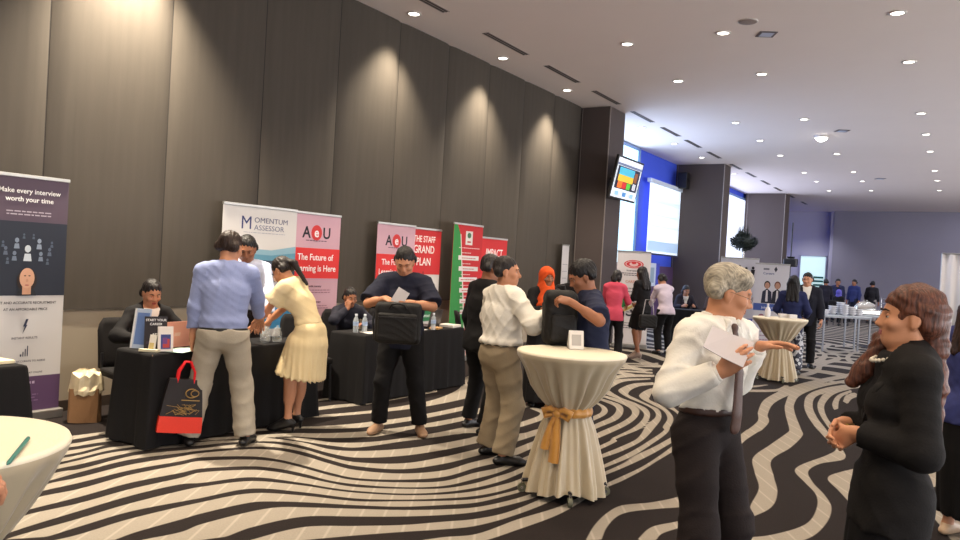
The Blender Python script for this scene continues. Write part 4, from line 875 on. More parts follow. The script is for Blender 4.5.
        if tuck: P.append(half(s.sp[0] + (s.sp[1] - s.sp[0]) * wf, -(s.sp[1] - s.sp[0]), 0.006))
        else: P.append(half(s.P0 - nrm(s.sp[1] - s.sp[0]) * hem * S, -(s.sp[1] - s.sp[0]), 0.006))
        if not collar: P.append(half(s.N + s.upc * 0.012 * S, s.upc, 0.01))
        else: P.append(half(s.N + nrm(s.C - s.N) * 0.03 * S, s.upc, 0.004))
        return s.piece(name, P, m, folds(noise, 1, seed))
    def trousers(s, m, cut=0.95, baggy=0.012, t=0.010, noise=0.005, seed=2, top=0.62, name='trousers'):
        P = s.torso(t * .7, k=0.03)[:1] + s.glutes(t) + s.leg(0, t, cut, baggy) + s.leg(1, t, cut, baggy)
        P += [cone(s.hip[i], s.hip[i] + (s.knee[i] - s.hip[i]) * .5, 0.093 * s.S * s.fat + t, 0.075 * s.S * s.fat + t + baggy * .5, 0.03) for i in (0, 1)]
        P.append(half(s.sp[0] + (s.sp[1] - s.sp[0]) * top, s.sp[1] - s.sp[0], 0.004))
        return s.piece(name, P, m, folds(noise, 0.9, seed))
    def skirt(s, m, z, rx, ry, top=0.62, name='skirt', seed=4, n=13, amp=0.006, cen=None):
        kx = (s.knee[0] + s.knee[1]) / 2; c = V3(kx[0], kx[1], z) if cen is None else V3(cen[0], cen[1], z)
        P = [loft([c, (s.P0 + c) / 2 * 1.0 + V3(0, -.01, 0.06), s.sp[0], s.sp[1]], [V3(1, 0, 0)] * 4, [V3(0, 1, 0)] * 4, [rx, (rx + s.rx[0]) / 2 + .014, s.rx[0] + .014, s.rx[1] + .01], [ry, (ry + s.ry[0]) / 2 + .014, s.ry[0] + .014, s.ry[1] + .01], 0.03, 'u', (True, False))] + s.glutes(0.014)
        P.append(half(s.sp[0] + (s.sp[1] - s.sp[0]) * top, s.sp[1] - s.sp[0], 0.004))
        return s.piece(name, P, m, vfolds(amp, n, seed, z, s.P0[2], c[0], c[1]))
    def belt(s, m, f=0.58):
        c = s.sp[0] + (s.sp[1] - s.sp[0]) * f; u = nrm(s.sp[1] - s.sp[0]); tt = 0.016
        rx = s.rx[0] + (s.rx[1] - s.rx[0]) * f + tt; ry = s.ry[0] + (s.ry[1] - s.ry[0]) * f + tt
        return s.piece('belt', [loft([c - u * 0.018, c + u * 0.018], [s.Rs[0]] * 2, [s.Fs[0]] * 2, [rx, rx], [ry, ry], 0.001, 'u', (True, True))], m, vox=min(s.vox, .009))
    def shoes(s, m, low=True, t=0.006, name='shoe', z=0.10):
        for i in (0, 1):
            P = s.foot(i, t)
            dz = s.ank[i][2] - s.heel - 0.075 * s.S
            P.append(half((0, 0, (z if not low else 0.085) + dz + s.heel), (0, 0, 1), 0.006)); P.append(half((0, 0, 0.001 + dz), (0, 0, -1), 0.002))
            if s.heel > 0.02:
                d = nrm(V3(s.toes[i][0], s.toes[i][1], 0)); h = V3(s.ank[i][0], s.ank[i][1], 0) - d * 0.05; P.append(cone(h + V3(0, 0, 0.0), h + V3(0, 0, s.heel + .015), 0.010, 0.018, 0.01, flat=(True, False)))
                P[-1], P[-3] = P[-3], P[-1]
            s.piece(name, P, m, vox=min(s.vox, 0.009))
    def jacket(s, m, upto=1.93, hem=0.16, t=0.022, vdepth=0.26, name='jacket', seed=5, noise=0.003, baggy=0.012, open_w=0.09):
        S = s.S; b = s.P0 - nrm(s.sp[1] - s.sp[0]) * hem * S
        P = s.torso(t, hem=(b, s.rx[0] + t + .008, s.ry[0] + t + .008)) + s.glutes(t)
        for i in (0, 1): P += s.arm(i, t, upto, 0.03, baggy)
        P.append(cone(s.N - s.upc * 0.02 * S - s.Fc * .012, s.N + s.upc * 0.018 * S - s.Fc * 0.012, 0.078 * S, 0.074 * S, 0.006, flat=(False, True)))
        if vdepth:
            tip = s.sp[3] - s.upc * vdepth * S + s.Fc * (s.ry[2] + t + 0.03); top = s.N + s.Fc * 0.075 * S + s.upc * 0.05 * S
            P.append(cone(tip, top, 0.004, open_w * S, 0.008, 's'))
        P.append(half(b, -(s.sp[1] - s.sp[0]), 0.006))
        o = s.piece(name, P, m, folds(noise, 1, seed))
        if vdepth:
            for sg in (-1, 1):
                a = s.sp[3] - s.upc * vdepth * S + s.Fc * (s.ry[2] + t + .004); top = s.N + s.Rc * sg * 0.075 * S + s.Fc * 0.02 * S - s.upc * .005
                mid = s.sp[3] - s.upc * vdepth * .45 * S + s.Rc * sg * 0.075 * S + s.Fc * (s.ry[2] + t - .004)
                s.piece('lapel', [cone(a, mid, 0.012, 0.026, 0.01, sq=(s.Fc, .35)), cone(mid, top, 0.026, 0.018, 0.01, sq=(s.Fc, .45))], m, parent=o, vox=min(s.vox, .009))
        return o
# ================================================================== PEOPLE
WHITE = fab('white_cotton', 232, 226, 214, noise=.03); BLACKF = fab('black_suiting', 21, 19, 20); BLACKW = fab('black_wool', 16, 14, 15)
DARKT = fab('dark_trousers', 34, 26, 25); KHAKI = fab('khaki_trousers', 146, 130, 106); GREYT = fab('stone_trousers', 164, 154, 138)
BLUES = fab('pale_blue_cotton', 142, 152, 192); NAVY = fab('navy_polo', 30, 32, 48); DENIM = fab('dark_denim', 34, 38, 56)
BLK = mat('black_leather', srgb(22, 20, 20), 0.4); BRN = mat('brown_belt', srgb(62, 38, 30), 0.45); CREAMD = fab('cream_crepe', 222, 200, 156, noise=.04)
PINK = fab('rose_cotton', 196, 72, 92); PBLOUSE = fab('pale_pink_blouse', 206, 190, 200); NAVYD = fab('navy_dress', 34, 40, 78); BLUEP = fab('blue_print', 60, 66, 120, noise=.4, nscale=25)
PAPER = mat('paper', srgb(214, 206, 204), 0.7); METAL = mat('chrome', srgb(190, 188, 184), 0.25, metal=1.0)

# -- grey-haired man with a sheet of paper, near right
g = Fig('grey-haired man in white shirt and dark tie gesturing over a sheet of paper', (-0.965, 3.54), (0.94, -0.34), H=1.675, skin='warm', vox=0.0115, fat=0.93, belly=0.0, bend=0.06,
        hyaw=-0.72, hpitch=0.27, feet=[(-0.12, 0.02), (0.13, -0.02)], twist=0.10,
        wh=[(-0.795, 3.72, 1.295), (-0.845, 3.265, 1.212)], wpole=[(-0.2, 0.5, -1.0), (-0.6, -0.12, -0.5)],
        whd=[(0.95, 0.15, 0.22), (0.72, -0.1, 0.62)], wpn=[(0.1, -.3, -1), (0.1, 1.0, 0.1)], curl=([0.25, 0.2, 0.2, 0.25], [0.5, 0.5, 0.55, 0.6]))
g.body(); g.eyes(brow=(120, 112, 104), lips=(160, 96, 82))
g.hair('parted', (148, 138, 122), vol=0.004, m=hair_mat('grey_hair', srgb(158, 148, 130), 1.5, (60, 7, 30), .35), amp=.0016)
sh = g.shirt(WHITE, 1.93, t=0.014, baggy=0.015, noise=0.0075, blouse=0.010, seed=4, wf=.97)
for i in (0, 1):   # cuffs
    a = g.el[i] + (g.wr[i] - g.el[i]) * .82; b = g.el[i] + (g.wr[i] - g.el[i]) * .97
    g.piece('cuff', [cone(a, b, 0.039, 0.037, .002, flat=(True, True))], WHITE, vox=.007, parent=sh)
g.trousers(DARKT, baggy=0.022, noise=0.006, t=.012, top=.96); g.belt(BRN, .93); g.shoes(BLK)
c0 = g.N + g.Fc * 0.094 - g.upc * .018
pts = [c0, g.sp[3] - g.upc * 0.06 + g.Fc * (g.ry[3] + .056), g.sp[2] + g.Fc * (g.ry[2] + .038), g.sp[1] + g.Fc * (g.ry[1] + .065), g.sp[0] + g.upc * .06 + g.Fc * (g.ry[0] + .05)]
TIE = mat('tie_brown', srgb(88, 62, 52), .5, noise=.3, nscale=60)
g.piece('tie', [cone(pts[i], pts[i + 1], (0.018, 0.023, 0.028, 0.034)[i], (0.023, 0.028, 0.034, 0.034)[i], .006, sq=(g.Fc, .3)) for i in range(4)] + [cone(c0, c0 - V3(0, 0, .035), .02, .013, .004)], TIE, vox=.007)
for sg in (-1, 1):
    g.piece('collar', [cone(g.N + g.Rc * sg * .075 + g.upc * .022 - g.Fc * .02, g.N + g.Rc * sg * .035 + g.Fc * .086 + g.upc * .0, .020, .018, .01, sq=(g.Rc, .5)), cone(g.N + g.Rc * sg * .030 + g.Fc * .088, g.N + g.Rc * sg * .058 + g.Fc * .098 - g.upc * .045, .020, .008, .01, sq=(g.Fc, .5))], WHITE, parent=sh, vox=.007)
gl = MB()
for sg in (-1, 1):
    c = g.hp(sg * .032, .102, .003); n = 14
    ring = [c + g.Hr * .021 * math.cos(2 * math.pi * k / n) + g.Hu * .015 * math.sin(2 * math.pi * k / n) for k in range(n + 1)]
    gl.tube(ring, .0011, 6); gl.tube([g.hp(sg * .052, .098, .006), g.hp(sg * .078, .06, .008), g.hp(sg * .084, .0, .01), g.hp(sg * .080, -.03, -.005)], .0013, 6)
gl.tube([g.hp(-.011, .104, .006), g.hp(0, .107, .009), g.hp(.011, .104, .006)], .0011, 6)
gl.build('glasses', mat('glasses_frame', srgb(120, 100, 80), .3, metal=.8), g.root)

# -- woman in a black suit, right foreground
wv = Fig('woman with long auburn hair in black skirt suit standing with hands clasped', (-0.10, 3.165), (-0.95, -0.33), H=1.575, sex='f', skin='warm', vox=0.0125, fat=.92, belly=0.0, bend=-.09, pelvis_off=(0, .085),
         hyaw=0.05, hpitch=-0.02, hands=[(-0.06, 0.23, 1.085), (0.05, 0.245, 1.095)], poles=[(-0.7, -0.75, -0.35), (0.7, -0.75, -0.35)], heel=0.05,
         hand_dir=[(0.55, 0.55, -0.6), (-0.6, 0.5, -0.55)], palm=[(0.55, -0.5, 0.2), (-0.55, -0.5, 0.2)], curl=([0.35] * 4, [0.4] * 4), name='person')
wv.body(); wv.eyes(brow=(50, 32, 24), lips=(158, 82, 78))
AUB = hair_mat('auburn_hair', srgb(80, 45, 31), 2.0, (55, 55, 6))
S_ = wv.S; b = wv.N - wv.Fc * .085
M_ = np.array([wv.Hr, wv.Hf, wv.Hu])
P = [ell(wv.hp(0, -.026, .048), (.085, .104, .093), M_, .02), cone(wv.hp(-.035, -.065, -.005), wv.hp(.035, -.065, -.005), .055, .055, .02)]
P += [ell(wv.hp(0, .108, -.02), (.074, .084, .080), M_, .008, 's')]
for sg in (-1, 1): P.append(ell(wv.hp(sg * .092, .012, -.012), (.028, .034, .040), M_, .006, 's'))
P += [cone(wv.hp(0, -.085, .01), wv.hp(0, -.095, -.10), .052, .045, .03), cone(wv.hp(0, -.095, -.10), b - wv.upc * .10, .046, .05, .03), cone(b - wv.upc * .08 - wv.Rc * .03, b - wv.upc * .25 - wv.Rc * .05 - wv.Fc * .02, .042, .026, .03), cone(b - wv.upc * .08 + wv.Rc * .03, b - wv.upc * .24 + wv.Rc * .05 - wv.Fc * .02, .042, .026, .03)]
q0 = wv.hp(.07, -.02, -.02); q1 = wv.N + wv.Rc * .085 + wv.Fc * .07 + wv.upc * .02; q2 = wv.sp[3] + wv.Rc * .085 + wv.Fc * .115 - wv.upc * .05; q3 = wv.sp[2] + wv.Rc * .08 + wv.Fc * .155 + wv.upc * .06
for a, bb, r0, r1 in ((q0, q1, .03, .036), (q1, q2, .038, .038), (q2, q3, .038, .022)): P.append(cone(a, bb, r0, r1, .02))
q1 = wv.N - wv.Rc * .05 + wv.Fc * .085 - wv.upc * .0; q2 = wv.sp[3] - wv.Rc * .055 + wv.Fc * .12 - wv.upc * .05
def wavy(P_):
    return 0.0035 * np.sin(46 * P_[:, 2] + 30 * P_[:, 0] + 2.5 * np.sin(20 * P_[:, 2] + 12 * P_[:, 1])) + 0.0025 * np.sin(90 * P_[:, 0] + 60 * P_[:, 1] + 10 * np.sin(18 * P_[:, 2]))
wv.piece('hair', P, AUB, wavy, vox=.008)
JK = wv.jacket(fab('black_jacket', 22, 19, 18), 1.9, hem=.16, t=.020, vdepth=.24, noise=.004, open_w=.075)
wv.piece('blouse', wv.torso(.012) + [half(wv.N + wv.upc * .0, wv.upc, .01), half(wv.P0, (0, 0, -1), .01)], fab('black_blouse', 22, 20, 22))
wv.skirt(BLACKW, .50, .135, .125, amp=.004); wv.shoes(BLK)
MB().tube([wv.wr[1] + V3(.03 * math.cos(a), .03 * math.sin(a), .0) - nrm(wv.wr[1] - wv.el[1]) * .01 for a in np.linspace(0, 6.28, 15)], .004, 6).build('bangle', mat('gold', srgb(210, 170, 90), .3, metal=1), wv.root)
m = MB()
for k, a in enumerate(np.linspace(-1.25, 1.25, 15)): m.ball(tuple(wv.N + wv.Rc * .075 * math.sin(a) + wv.Fc * (.02 + .10 * math.cos(a)) - wv.upc * (.045 * math.cos(a) + .0)), .008, 8)
m.build('necklace', mat('pearl', srgb(225, 215, 195), .25), wv.root)

# -- man in pale blue shirt with his back turned, at the first table
bl = Fig('man in pale blue shirt and stone trousers seen from behind at first table', (-5.03, 4.02), (-0.72, 0.69), H=1.755, skin='tan', fat=1.04, bend=0.12, pelvis_off=(0, -.03),
         hyaw=0.45, hpitch=0.28, feet=[(-0.23, 0.0), (0.21, 0.01)], toes=[(-0.35, 1), (0.3, 1)], wh=[(-5.225, 3.865, .80), None], hands=[None, (0.26, 0.44, 0.98)], poles=[(-0.5, -1, 0), (0.8, -0.9, 0)], hand_dir=[(0, .1, -1), None], palm=[(1, 0, 0), (0, 0, -1)], curl=([1.2] * 4, [.4] * 4))
bl.body(); bl.hair('short', (40, 26, 20)); bl.shirt(BLUES, 1.93, t=.015, baggy=.009, noise=.006, blouse=.014, seed=7, wf=.12); bl.trousers(GREYT, cut=1.0, baggy=.024, noise=.006, top=.18); bl.belt(BLK, .14); bl.shoes(BLK)
# -- man behind the first table facing him
bh = Fig('man in pale shirt behind first table, head bowed, half hidden by blue-shirted man', (-6.12, 5.11), (0.85, -0.52), H=1.76, skin='brown', vox=.017, bend=.18, hpitch=.45, hyaw=.2, hands=[(-.2, .40, .95), (.2, .40, .95)])
bh.body(); bh.eyes(); bh.hair('short', (22, 18, 18)); bh.shirt(fab('pale_grey_shirt', 196, 202, 224), 1.93, t=.016, baggy=.016); bh.trousers(DARKT); bh.shoes(BLK)
# -- woman in cream dress bending over the table
yw = Fig('woman in cream pleated dress bending over the end of first table', (-5.00, 4.83), (-0.96, -0.28), H=1.60, sex='f', skin='tan', vox=.0125, bend=.62, pelvis_off=(0, -.10), hpitch=.75, hyaw=.1, heel=.05, fat=.93,
         feet=[(-.09, .02), (.09, .04)], hands=[(-.10, .46, .86), (.12, .48, .86)], poles=[(-.6, -.6, -.2), (.6, -.6, -.2)], hand_dir=[(0, 1, -.4), (0, 1, -.4)], palm=[(0, 0, -1), (0, 0, -1)], curl=([.5] * 4, [.5] * 4))
yw.body(); yw.eyes(); yw.hair('pony', (30, 22, 20)); yw.shirt(CREAMD, .62, tuck=True, collar=False, t=.014, baggy=.045, noise=.004, name='dress_top', blouse=.012)
yw.skirt(CREAMD, .50, .235, .21, n=26, amp=.008, top=.72, cen=(0, -.03), name='pleated_skirt')
yw.shoes(BLK, z=.08)
# -- seated woman behind the laptop
s1 = Fig('seated woman in black jacket with hair tied back behind the copper laptop', (-6.12, 4.05), (0.97, -0.25), H=1.58, sex='f', skin='tan', vox=.0125, seat=.46, bend=.12, hpitch=.35, hyaw=.0, fat=.95,
         feet=[(-.12, .40), (.12, .42)], hands=[(-.16, .34, .79), (.16, .34, .79)], poles=[(-1, -.5, -.4), (1, -.5, -.4)], palm=[(0, 0, -1), (0, 0, -1)])
s1.body(); s1.eyes(lips=(150, 70, 66)); s1.hair('bun', (24, 18, 17)); s1.jacket(BLACKF, 1.93, hem=.10, t=.014, vdepth=.2); s1.piece('blouse', s1.torso(.006) + [half(s1.N, s1.upc, .01), half(s1.P0, (0, 0, -1), .01)], WHITE); s1.trousers(BLACKW, noise=.003); s1.shoes(BLK)
# -- man with the black bag
nv = Fig('man in navy polo and black trousers looking into a black laptop bag', (-4.31, 5.44), (0.50, -0.87), H=1.725, skin='tan', vox=.0125, fat=1.10, belly=.03, bend=.10, hpitch=.55, hyaw=-.05,
         feet=[(-.21, 0), (.17, .02)], toes=[(-.35, 1), (.25, 1)], wh=[(-4.03, 5.16, 1.225), (-4.21, 5.06, 1.25)], wpole=[(.55, .2, -.5), (-.6, -.25, -.5)], whd=[(-.55, -.75, .1), (.75, -.25, -.15)], wpn=[(0, .1, -1), (0, .1, -1)], curl=([.8] * 4, [.7] * 4))
nv.body(); nv.eyes(); nv.hair('short', (24, 19, 18)); nv.shirt(NAVY, .92, tuck=False, hem=.13, t=.018, baggy=.028, noise=.005, name='polo_shirt'); nv.trousers(BLACKW, baggy=.012); nv.shoes(mat('tan_shoe', srgb(150, 116, 88), .6))
# -- seated girl behind the second table
s2 = Fig('seated girl in dark jacket leaning on her hand behind the second table', (-6.22, 6.78), (0.80, -0.60), H=1.52, sex='f', skin='brown', vox=.015, seat=.44, bend=.42, hpitch=.25, hyaw=-.2, side=.05, fat=.95,
         feet=[(-.12, .35), (.12, .35)], hands=[(-.12, .36, .80), (.06, .30, .98)], poles=[(-1, -.4, -.4), (1, .2, -.8)], hand_dir=[None, (-.1, -.1, 1)], palm=[(0, 0, -1), (-.3, -.8, .1)], curl=([.4] * 4, [1.0] * 4))
s2.body(); s2.eyes(); s2.hair('bun', (24, 19, 18)); s2.jacket(fab('dark_blue_jacket', 36, 36, 46), 1.9, hem=.08, t=.016, vdepth=.0); s2.trousers(BLACKW, noise=.002); s2.shoes(BLK)
# -- man in black behind the white-shirted man
k7 = Fig('man in black shirt standing close behind the white-shirted man', (-3.80, 6.00), (0.35, 0.93), H=1.69, skin='brown', vox=.016, fat=1.05, bend=.08, hpitch=.25, hyaw=.35, feet=[(-.2, 0.05), (.12, 0)])
k7.body(); k7.eyes(); k7.hair('short', (40, 36, 36)); k7.shirt(BLACKF, 1.93, tuck=False, baggy=.016); k7.trousers(BLACKW); k7.shoes(BLK)
# -- man in white shirt, back turned
wm = Fig('man in white shirt and khaki trousers seen from behind beside the draped table', (-3.15, 5.27), (0.42, 0.91), H=1.67, skin='tan', vox=.0125, fat=1.06, belly=.02, bend=.02, hyaw=.75, hpitch=.02,
         feet=[(-.17, .04), (.15, -.02)], toes=[(.1, 1), (.5, 1)], hands=[(-.20, .30, 1.18), (.30, .27, 1.25)], poles=[(-.8, -.8, -.4), (.75, -.35, -.9)], hand_dir=[None, (-.1, .4, .9)], palm=[(0, 0, 1), (-.8, .3, 0)], curl=([.8] * 4, [1.0] * 4))
wm.body(); wm.eyes(); wm.hair('short', (30, 24, 23)); wm.shirt(WHITE, 1.88, t=.018, baggy=.020, noise=.007, blouse=.03, seed=9); wm.trousers(KHAKI, cut=.98, baggy=.024, noise=.006, t=.014); wm.belt(BLK); wm.shoes(BLK)
# -- woman with orange headscarf
oh = Fig('woman wearing an orange headscarf and black robe behind the men', (-4.05, 7.72), (0.72, -0.69), H=1.60, sex='f', skin='brown', vox=.016, hpitch=.12, hyaw=-.1, fat=1.0, hands=[(-.10, .28, 1.10), (.12, .30, 1.12)])
oh.body(legs=False); oh.eyes(); oh.hijab((222, 84, 34)); oh.shirt(BLACKF, 1.93, tuck=False, hem=.2, baggy=.025, name='robe'); oh.skirt(BLACKF, .05, .22, .2, name='robe_skirt'); oh.shoes(BLK)
# -- dark-haired man behind
d1 = Fig('dark-haired man in black between orange headscarf and navy-shirted man', (-4.02, 8.45), (0.45, -0.89), H=1.64, skin='brown', vox=.018, hpitch=.35, hyaw=.3)
d1.body(); d1.eyes(); d1.hair('short', (26, 20, 18), vol=.006); d1.shirt(BLACKF, 1.93, tuck=False); d1.trousers(BLACKW); d1.shoes(BLK)
# -- man in navy shirt with black backpack
n2 = Fig('man in navy shirt and jeans holding up a black backpack behind the draped table', (-2.43, 5.47), (-0.80, -0.60), H=1.685, skin='brown', vox=.0125, fat=1.08, bend=.12, hpitch=.45, hyaw=-.05,
         feet=[(-.10, -.04), (.14, .0)], wh=[(-2.405, 5.0, 1.36), (-2.59, 5.27, 1.10)], wpole=[(.6, -.3, -.45), None], poles=[None, (.8, -.7, -.4)], whd=[(-.75, -.15, .15), None], wpn=[(-.2, .5, -.7), None], hand_dir=[None, (-.5, .8, .1)], palm=[None, (-.8, -.3, 0)], curl=([.9] * 4, [.8] * 4))
n2.body(); n2.eyes(); n2.hair('short', (22, 19, 20), vol=.006); n2.shirt(fab('navy_shirt', 36, 40, 62), .8, tuck=False, hem=.14, t=.016, baggy=.024, noise=.005); n2.trousers(DENIM); n2.shoes(mat('blue_shoe', srgb(50, 58, 96), .5))
# -- women at the far tables
pk = Fig('woman in rose-pink top with her back turned beside the white banner', (-5.13, 12.40), (-0.30, 0.95), H=1.60, sex='f', skin='tan', vox=.017, bend=.14, hpitch=.5, hyaw=.4, hands=[(-.1, .35, 1.0), (.2, .33, .95)], face=False)
pk.body(); pk.hair('bob', (26, 20, 20)); pk.shirt(PINK, 1.4, tuck=False, hem=.16, t=.013, name='top'); pk.trousers(BLACKW); pk.shoes(BLK)
bd = Fig('long-haired woman in short black dress and heels holding a green brochure', (-4.83, 13.0), (-0.92, 0.30), H=1.62, sex='f', skin='brown', vox=.017, bend=.08, hpitch=.2, heel=.06, fat=.92, feet=[(-.07, -.02), (.08, .14)], hands=[(-.08, .30, 1.02), (.12, .25, .98)], face=False)
bd.body(); bd.hair('long', (26, 20, 19)); bd.shirt(BLACKF, 1.2, tuck=False, collar=False, hem=.1, t=.012, name='dress_top'); bd.skirt(BLACKF, .56, .175, .14); bd.shoes(mat('pale_shoe', srgb(150, 130, 120), .5), z=.09)
wb = Fig('woman in pale pink blouse and black trousers bending over the far black table', (-4.80, 14.2), (-0.75, 0.62), H=1.60, sex='f', skin='tan', vox=.017, bend=.35, hpitch=.6, hands=[(-.15, .42, .86), (.15, .4, .86)], face=False)
wb.body(); wb.hair('bun', (24, 20, 20)); wb.shirt(PBLOUSE, 1.9, tuck=False, t=.014, hem=.08, name='blouse'); wb.trousers(BLACKW); wb.shoes(BLK)
for pos, fc, lab, col, hcol, st_ in (((-5.74, 18.25), (.6, -.8), 'seated woman in dark jacket at left end of far black table', (40, 36, 44), (24, 20, 20), 'bob'), ((-5.08, 18.66), (.5, -.85), 'seated man in brown jacket at right end of far black table', (72, 54, 46), (24, 20, 20), 'short')):
    f = Fig(lab, pos, fc, H=1.62, sex='f' if st_ == 'bob' else 'm', skin='tan', vox=.02, seat=.46, bend=.25, hpitch=.4, feet=[(-.12, .38), (.12, .38)], hands=[(-.15, .38, .80), (.15, .38, .80)])
    f.body(); f.eyes(); f.hair(st_, hcol); f.jacket(fab('jk%d' % col[0], *col), vdepth=.22, hem=.08); f.piece('shirt', f.torso(.008) + [half(f.N, f.upc, .01), half(f.P0, (0, 0, -1), .01)], WHITE); f.trousers(BLACKW, noise=.002); f.shoes(BLK)
# -- couple beyond the far draped table
fw = Fig('woman with black hair, navy top and black-and-white patterned trousers seen from behind', (-2.37, 13.41), (-0.1, 1.0), H=1.63, sex='f', skin='brown', vox=.017, face=False, hands=[(-.2, .25, 1.0), (.2, .22, .98)], heel=.03)
fw.body(); fw.hair('long', (18, 15, 16), vol=.008); fw.shirt(NAVYD, 1.85, tuck=False, hem=.16, collar=False, t=.018, name='top')
PT = bpy.data.materials.new('animal_print'); PT.use_nodes = True; nt = PT.node_tree
tc = nt.nodes.new('ShaderNodeTexCoord'); vz = nt.nodes.new('ShaderNodeTexNoise'); vz.inputs['Scale'].default_value = 16; vz.inputs['Detail'].default_value = 1
cr = nt.nodes.new('ShaderNodeValToRGB'); cr.color_ramp.interpolation = 'CONSTANT'; cr.color_ramp.elements[0].color = (.02, .02, .04, 1); cr.color_ramp.elements[1].color = (.5, .5, .52, 1); cr.color_ramp.elements[1].position = .52
nt.links.new(tc.outputs['Object'], vz.inputs['Vector']); nt.links.new(vz.outputs['Fac'], cr.inputs['Fac']); nt.links.new(cr.outputs['Color'], nt.nodes['Principled BSDF'].inputs['Base Color'])
fw.trousers(PT, cut=1.0, baggy=.03); fw.shoes(BLK)
fm = Fig('smiling man in dark suit with open white collar facing the patterned-trousers woman', (-2.39, 14.85), (0.20, -0.97), H=1.74, skin='tan', vox=.015, hyaw=.25, hpitch=.08, hands=[(-.26, .1, .88), (.20, .22, .95)])
fm.body(); fm.eyes(); fm.hair('short', (18, 16, 17)); fm.jacket(fab('dark_suit', 26, 26, 36), vdepth=.30, open_w=.085); fm.piece('shirt', fm.torso(.010) + [cone(fm.N - fm.upc * .012, fm.N + fm.upc * .03, .066, .06, .006), half(fm.N + fm.upc * .028, fm.upc, .004), half(fm.P0, (0, 0, -1), .01)], WHITE); fm.trousers(BLACKW); fm.shoes(BLK)
# -- group by the far wall
far = [((-4.28, 30.6), (-.5, .87), 'person in black at left of the group by the far wall', (30, 28, 40), (26, 26, 36), 1.66), ((-4.05, 32.0), (.2, -.98), 'person in navy raising a hand to the chin by the far wall', (40, 44, 72), (30, 30, 46), 1.69),
       ((-3.6, 33.2), (-.4, -.9), 'person in blue jacket standing by the middle of the far wall', (46, 54, 100), (30, 32, 50), 1.70), ((-3.0, 33.6), (.3, .95), 'person in black top and pale trousers at right of the far group', (36, 34, 38), (150, 140, 136), 1.68)]
for i, (pos, fc, lab, c1, c2, hh) in enumerate(far):
    f = Fig(lab, pos, fc, H=hh, skin='brown', vox=.024, hpitch=.2, hands=[None, (.02, .2, 1.40)] if i == 1 else None, face=False)
    f.body(); f.hair('short', (20, 18, 20)); f.shirt(fab('far%d' % i, *c1), 1.9, tuck=False); f.trousers(fab('fart%d' % i, *c2)); f.shoes(BLK)
f = Fig('seated person in purple headscarf in front of the far group', (-3.7, 29.6), (.3, .95), H=1.6, sex='f', skin='brown', vox=.022, seat=.46, feet=[(-.12, .38), (.12, .38)], face=False)
f.body(); f.hijab((86, 80, 160)); f.shirt(BLACKF, 1.9, tuck=False); f.trousers(BLACKW, noise=.002); f.shoes(BLK)
# -- cut by the right edge of the picture
ed = Fig('long-haired woman in blue print top and black skirt at right picture edge', (0.10, 5.80), (0.55, 0.83), H=1.62, sex='f', skin='tan', vox=.015, fat=1.05, face=False, hands=[(-.22, .12, .80), (.22, .1, .8)])
ed.body(); ed.hair('long', (52, 34, 28), vol=.008); ed.shirt(BLUEP, 1.9, tuck=False, hem=.12, collar=False, t=.018, name='top'); ed.skirt(BLACKW, .16, .21, .18); ed.shoes(mat('beige_shoe', srgb(190, 160, 130), .5))
# -- arm of a person at the near draped table, left edge
lf = Fig('person in black at left picture edge resting a forearm on the near table', (-2.17, .46), (0.45, 0.89), H=1.66, skin='tan', vox=.013, fat=1.0, bend=.10, hpitch=.3, wh=[None, (-1.985, .815, 1.06)], wpole=[None, (.5, -.4, -.9)], whd=[None, (.2, .9, -.3)], wpn=[None, (-.4, 0, -1)])
lf.body(); lf.eyes(); lf.hair('short', (24, 20, 20)); lf.shirt(BLACKF, 1.0, tuck=False); lf.trousers(BLACKW); lf.shoes(BLK)
# ================================================================== THINGS
BLKCLOTH = fab('black_tablecloth', 18, 16, 17); SATIN = mat('champagne_satin', srgb(176, 160, 132), .42, sheen=.3, spec=.4, noise=.05, nscale=8)
IVORY = fab('ivory_cloth_top', 222, 212, 190, noise=.03); WOOD = mat('table_board', srgb(150, 120, 90), .6, noise=.15, nscale=10); DSTEEL = mat('dark_steel', srgb(48, 46, 48), .4, metal=.7)

